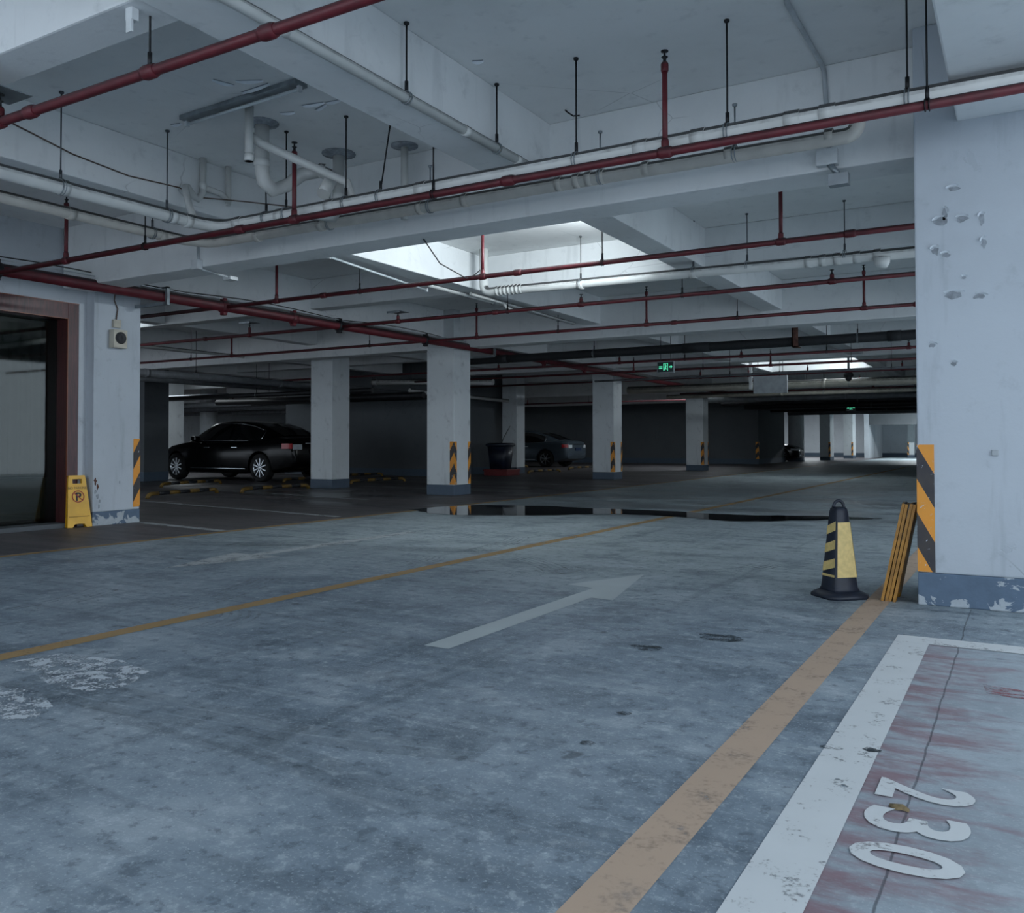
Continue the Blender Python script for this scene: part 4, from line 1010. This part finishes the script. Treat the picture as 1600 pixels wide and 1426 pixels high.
        # lamps wrap the corners
        def lampmesh(name, mat, pts, z0, z1):
            b = MB(); b.loft([[(x, s * y, z) for x, y in pts] for z in (z0, (z0 + z1) / 2, z1)], closed=False, caps=False); b.xform(S).build(name, mat, t, local=True)
        lampmesh('tail_light', M['tail'], [(-2.18, .878), (-2.26, .862), (-2.36, .815), (-2.415, .77)], .78, .90)
        lampmesh('tail_light_lens', M['lamp_clear'], [(-2.425, .755), (-2.445, .66), (-2.452, .5)], .76, .88)
        lampmesh('head_light', M['lamp_clear'], [(2.05, .825), (2.22, .765), (2.36, .66), (2.42, .56)], .60, .70)
    # front and rear glass
    def cglass(name, x0, x1):
        b = MB(); rows = []
        for i in range(9):
            x = x0 + (x1 - x0) * i / 8; z = lerp_tab(zr, x); w_ = lerp_tab(wr_, x) - .08
            rows.append([(x, w_ * k / 4, z + .006 + .018 * (1 - (k / 4) ** 2)) for k in range(-4, 5)])
        b.loft(rows, closed=False, caps=False).xform(S).build(name, M['car_glass'], t, local=True)
    cglass('rear_window', -1.9, -1.08); cglass('windscreen', .58, 1.36)
    MB().box(-2.475, -2.452, -.24, .24, .66, .76).xform(S).build('number_plate', M['plate'], t, local=True)
    MB().box(-2.46, -2.44, -.4, .4, .90, .915).xform(S).build('boot_trim', M['chrome'], t, local=True)
    MB().box(2.43, 2.47, -.42, .42, .36, .56, bev=.01).xform(S).build('grille', M['dark_metal'], t, local=True)
    # wheels
    for x in wx:
        for s in (-1, 1):
            m4 = S @ Matrix.Translation((x, s * .80, wr)) @ Matrix.Rotation(-s * PI / 2, 4, 'X')
            ty = MB().lathe([(.225, -.10), (.30, -.11), (.328, -.09), (wr, -.05), (wr, .05), (.328, .09), (.30, .11), (.235, .105), (.225, .09)], 32, m4).build('tyre', M['tyre'], t, local=True)
            r = MB(); r.lathe([(.235, .10), (.235, .085), (.215, .075), (.215, .03)], 32, m4); r.lathe([(0, .095), (.03, .095), (.055, .085), (.055, .05)], 16, m4)
            for k in range(spokes):
                r.box(-.014, .014, .04, .222, .06, .088, m4 @ Matrix.Rotation(2 * PI * k / spokes, 4, 'Z'), bev=.004)
            r.build('rim', M['alloy'], ty, local=True)
            MB().lathe([(0, .03), (.215, .03)], 24, m4).build('brake_disc', M['dark_metal'], ty, local=True)
    return t
SC1 = 1.12
car('black sedan parked nose in behind the plain white column', (-18.885, 17.32, 0), PI - .035, M['car_black'], SC1, 10)
car('slate blue grey saloon parked behind the blue bin, tail towards the lane', (-18.75, 32.85, 0), PI, M['car_teal'], 1.06, 7)
car('small dark car nosing out from the rear core wall', (-12.55, 47.3, 0), 0, M['car_dark'], 1.0, 8)

# ------------------------------------------------------------------ lights
def ceiling_tube(label, x, y, z, power, along='x', L=1.2, group=None, n=True):
    d = Vector((L / 2, 0, 0)) if along == 'x' else Vector((0, L / 2, 0))
    z = H_SLAB - .0355; p = Vector((x, y, z))
    tube_light(label, p - d, p + d, lit=True, group=group)
    lamp((x, y, z - .05), (0, 0, 0 if along == 'x' else PI / 2), L, .08, power)
G = 'lit tube lights far back'
def beam_light(label, x, y, L, power):
    """lit batten on the far face of a beam, shining towards -x"""
    t = thing('tube_light', label, 'light', (x - .03, y, 3.3))
    MB().box(x - .04, x, y - L / 2, y + L / 2, 3.26, 3.33).build('housing', M['white_plastic'], t)
    MB().tube([(x - .06, y - L / 2 + .02, 3.29), (x - .06, y + L / 2 - .02, 3.29)], .014, 8).build('tube', M['tube_on'], t)
    lamp((x - .09, y, 3.29), (0, PI / 2, 0), .05, L, power)
beam_light('lit tube light on the hidden face of the middle beam', -3.62, 8.3, 1.2, 66)
beam_light('lit tube light on the beam behind the left column', -13.5, 8.8, 1.2, 30)
beam_light('lit tube light on the middle beam beyond the nearer exit sign', -3.62, 24.8, 1.4, 70)
beam_light('lit tube light on the column line beam over the slate car', -10.05, 33.4, 2.2, 120)
for (x, y, p) in ((-5, 57, 420), (-12.5, 60, 320), (-1, 63.5, 120)):
    ceiling_tube('lit tube light over the bright far end of the aisle', x, y, 3.3, p, 'x', 2.4, G)
for (x, y, p) in ((-24.6, 19, 60), (-31, 22, 80), (-38, 32, 90)):  # tubes added to brighten the columns deep behind the sedan
    ceiling_tube('added lit tube light deep behind the sedan bays', x, y, 3.2, p, 'x', 1.6, 'added tubes deep left')

w = bpy.data.worlds.new('World'); SC.world = w; w.use_nodes = True
bg = w.node_tree.nodes['Background']; bg.inputs[0].default_value = (.72, .82, .93, 1); bg.inputs[1].default_value = 2.45

# ------------------------------------------------------------------ camera
cam = bpy.data.cameras.new('camera'); co = bpy.data.objects.new('camera', cam); COL.objects.link(co)
F, YAW, PITCH, ROLL = 1355.85, .53269, .0218526, -.0019549
cam.sensor_fit = 'HORIZONTAL'; cam.sensor_width = 36.0; cam.lens = 36.0 * F / 1600
cam.shift_y = -50.0 / 1600; cam.clip_start = .05; cam.clip_end = 300
cy, sy, cp, sp = math.cos(YAW), math.sin(YAW), math.cos(PITCH), math.sin(PITCH)
fw = Vector((-sy * cp, cy * cp, sp)); r = Vector((cy, sy, 0)); u = r.cross(fw)
r2 = r * math.cos(ROLL) + u * math.sin(ROLL); u2 = r2.cross(fw)
m = Matrix((r2, u2, -fw)).transposed().to_4x4(); m.translation = (0, 0, 1.0)
co.matrix_world = m
SC.camera = co
SC.view_settings.view_transform = 'Standard'
SC.view_settings.look = 'None'
SC.view_settings.exposure = 0.06
SC.cycles.use_denoising = True
SC.cycles.max_bounces = 7; SC.cycles.diffuse_bounces = 4; SC.cycles.glossy_bounces = 3; SC.cycles.adaptive_threshold = .1; SC.cycles.caustics_reflective = False; SC.cycles.caustics_refractive = False
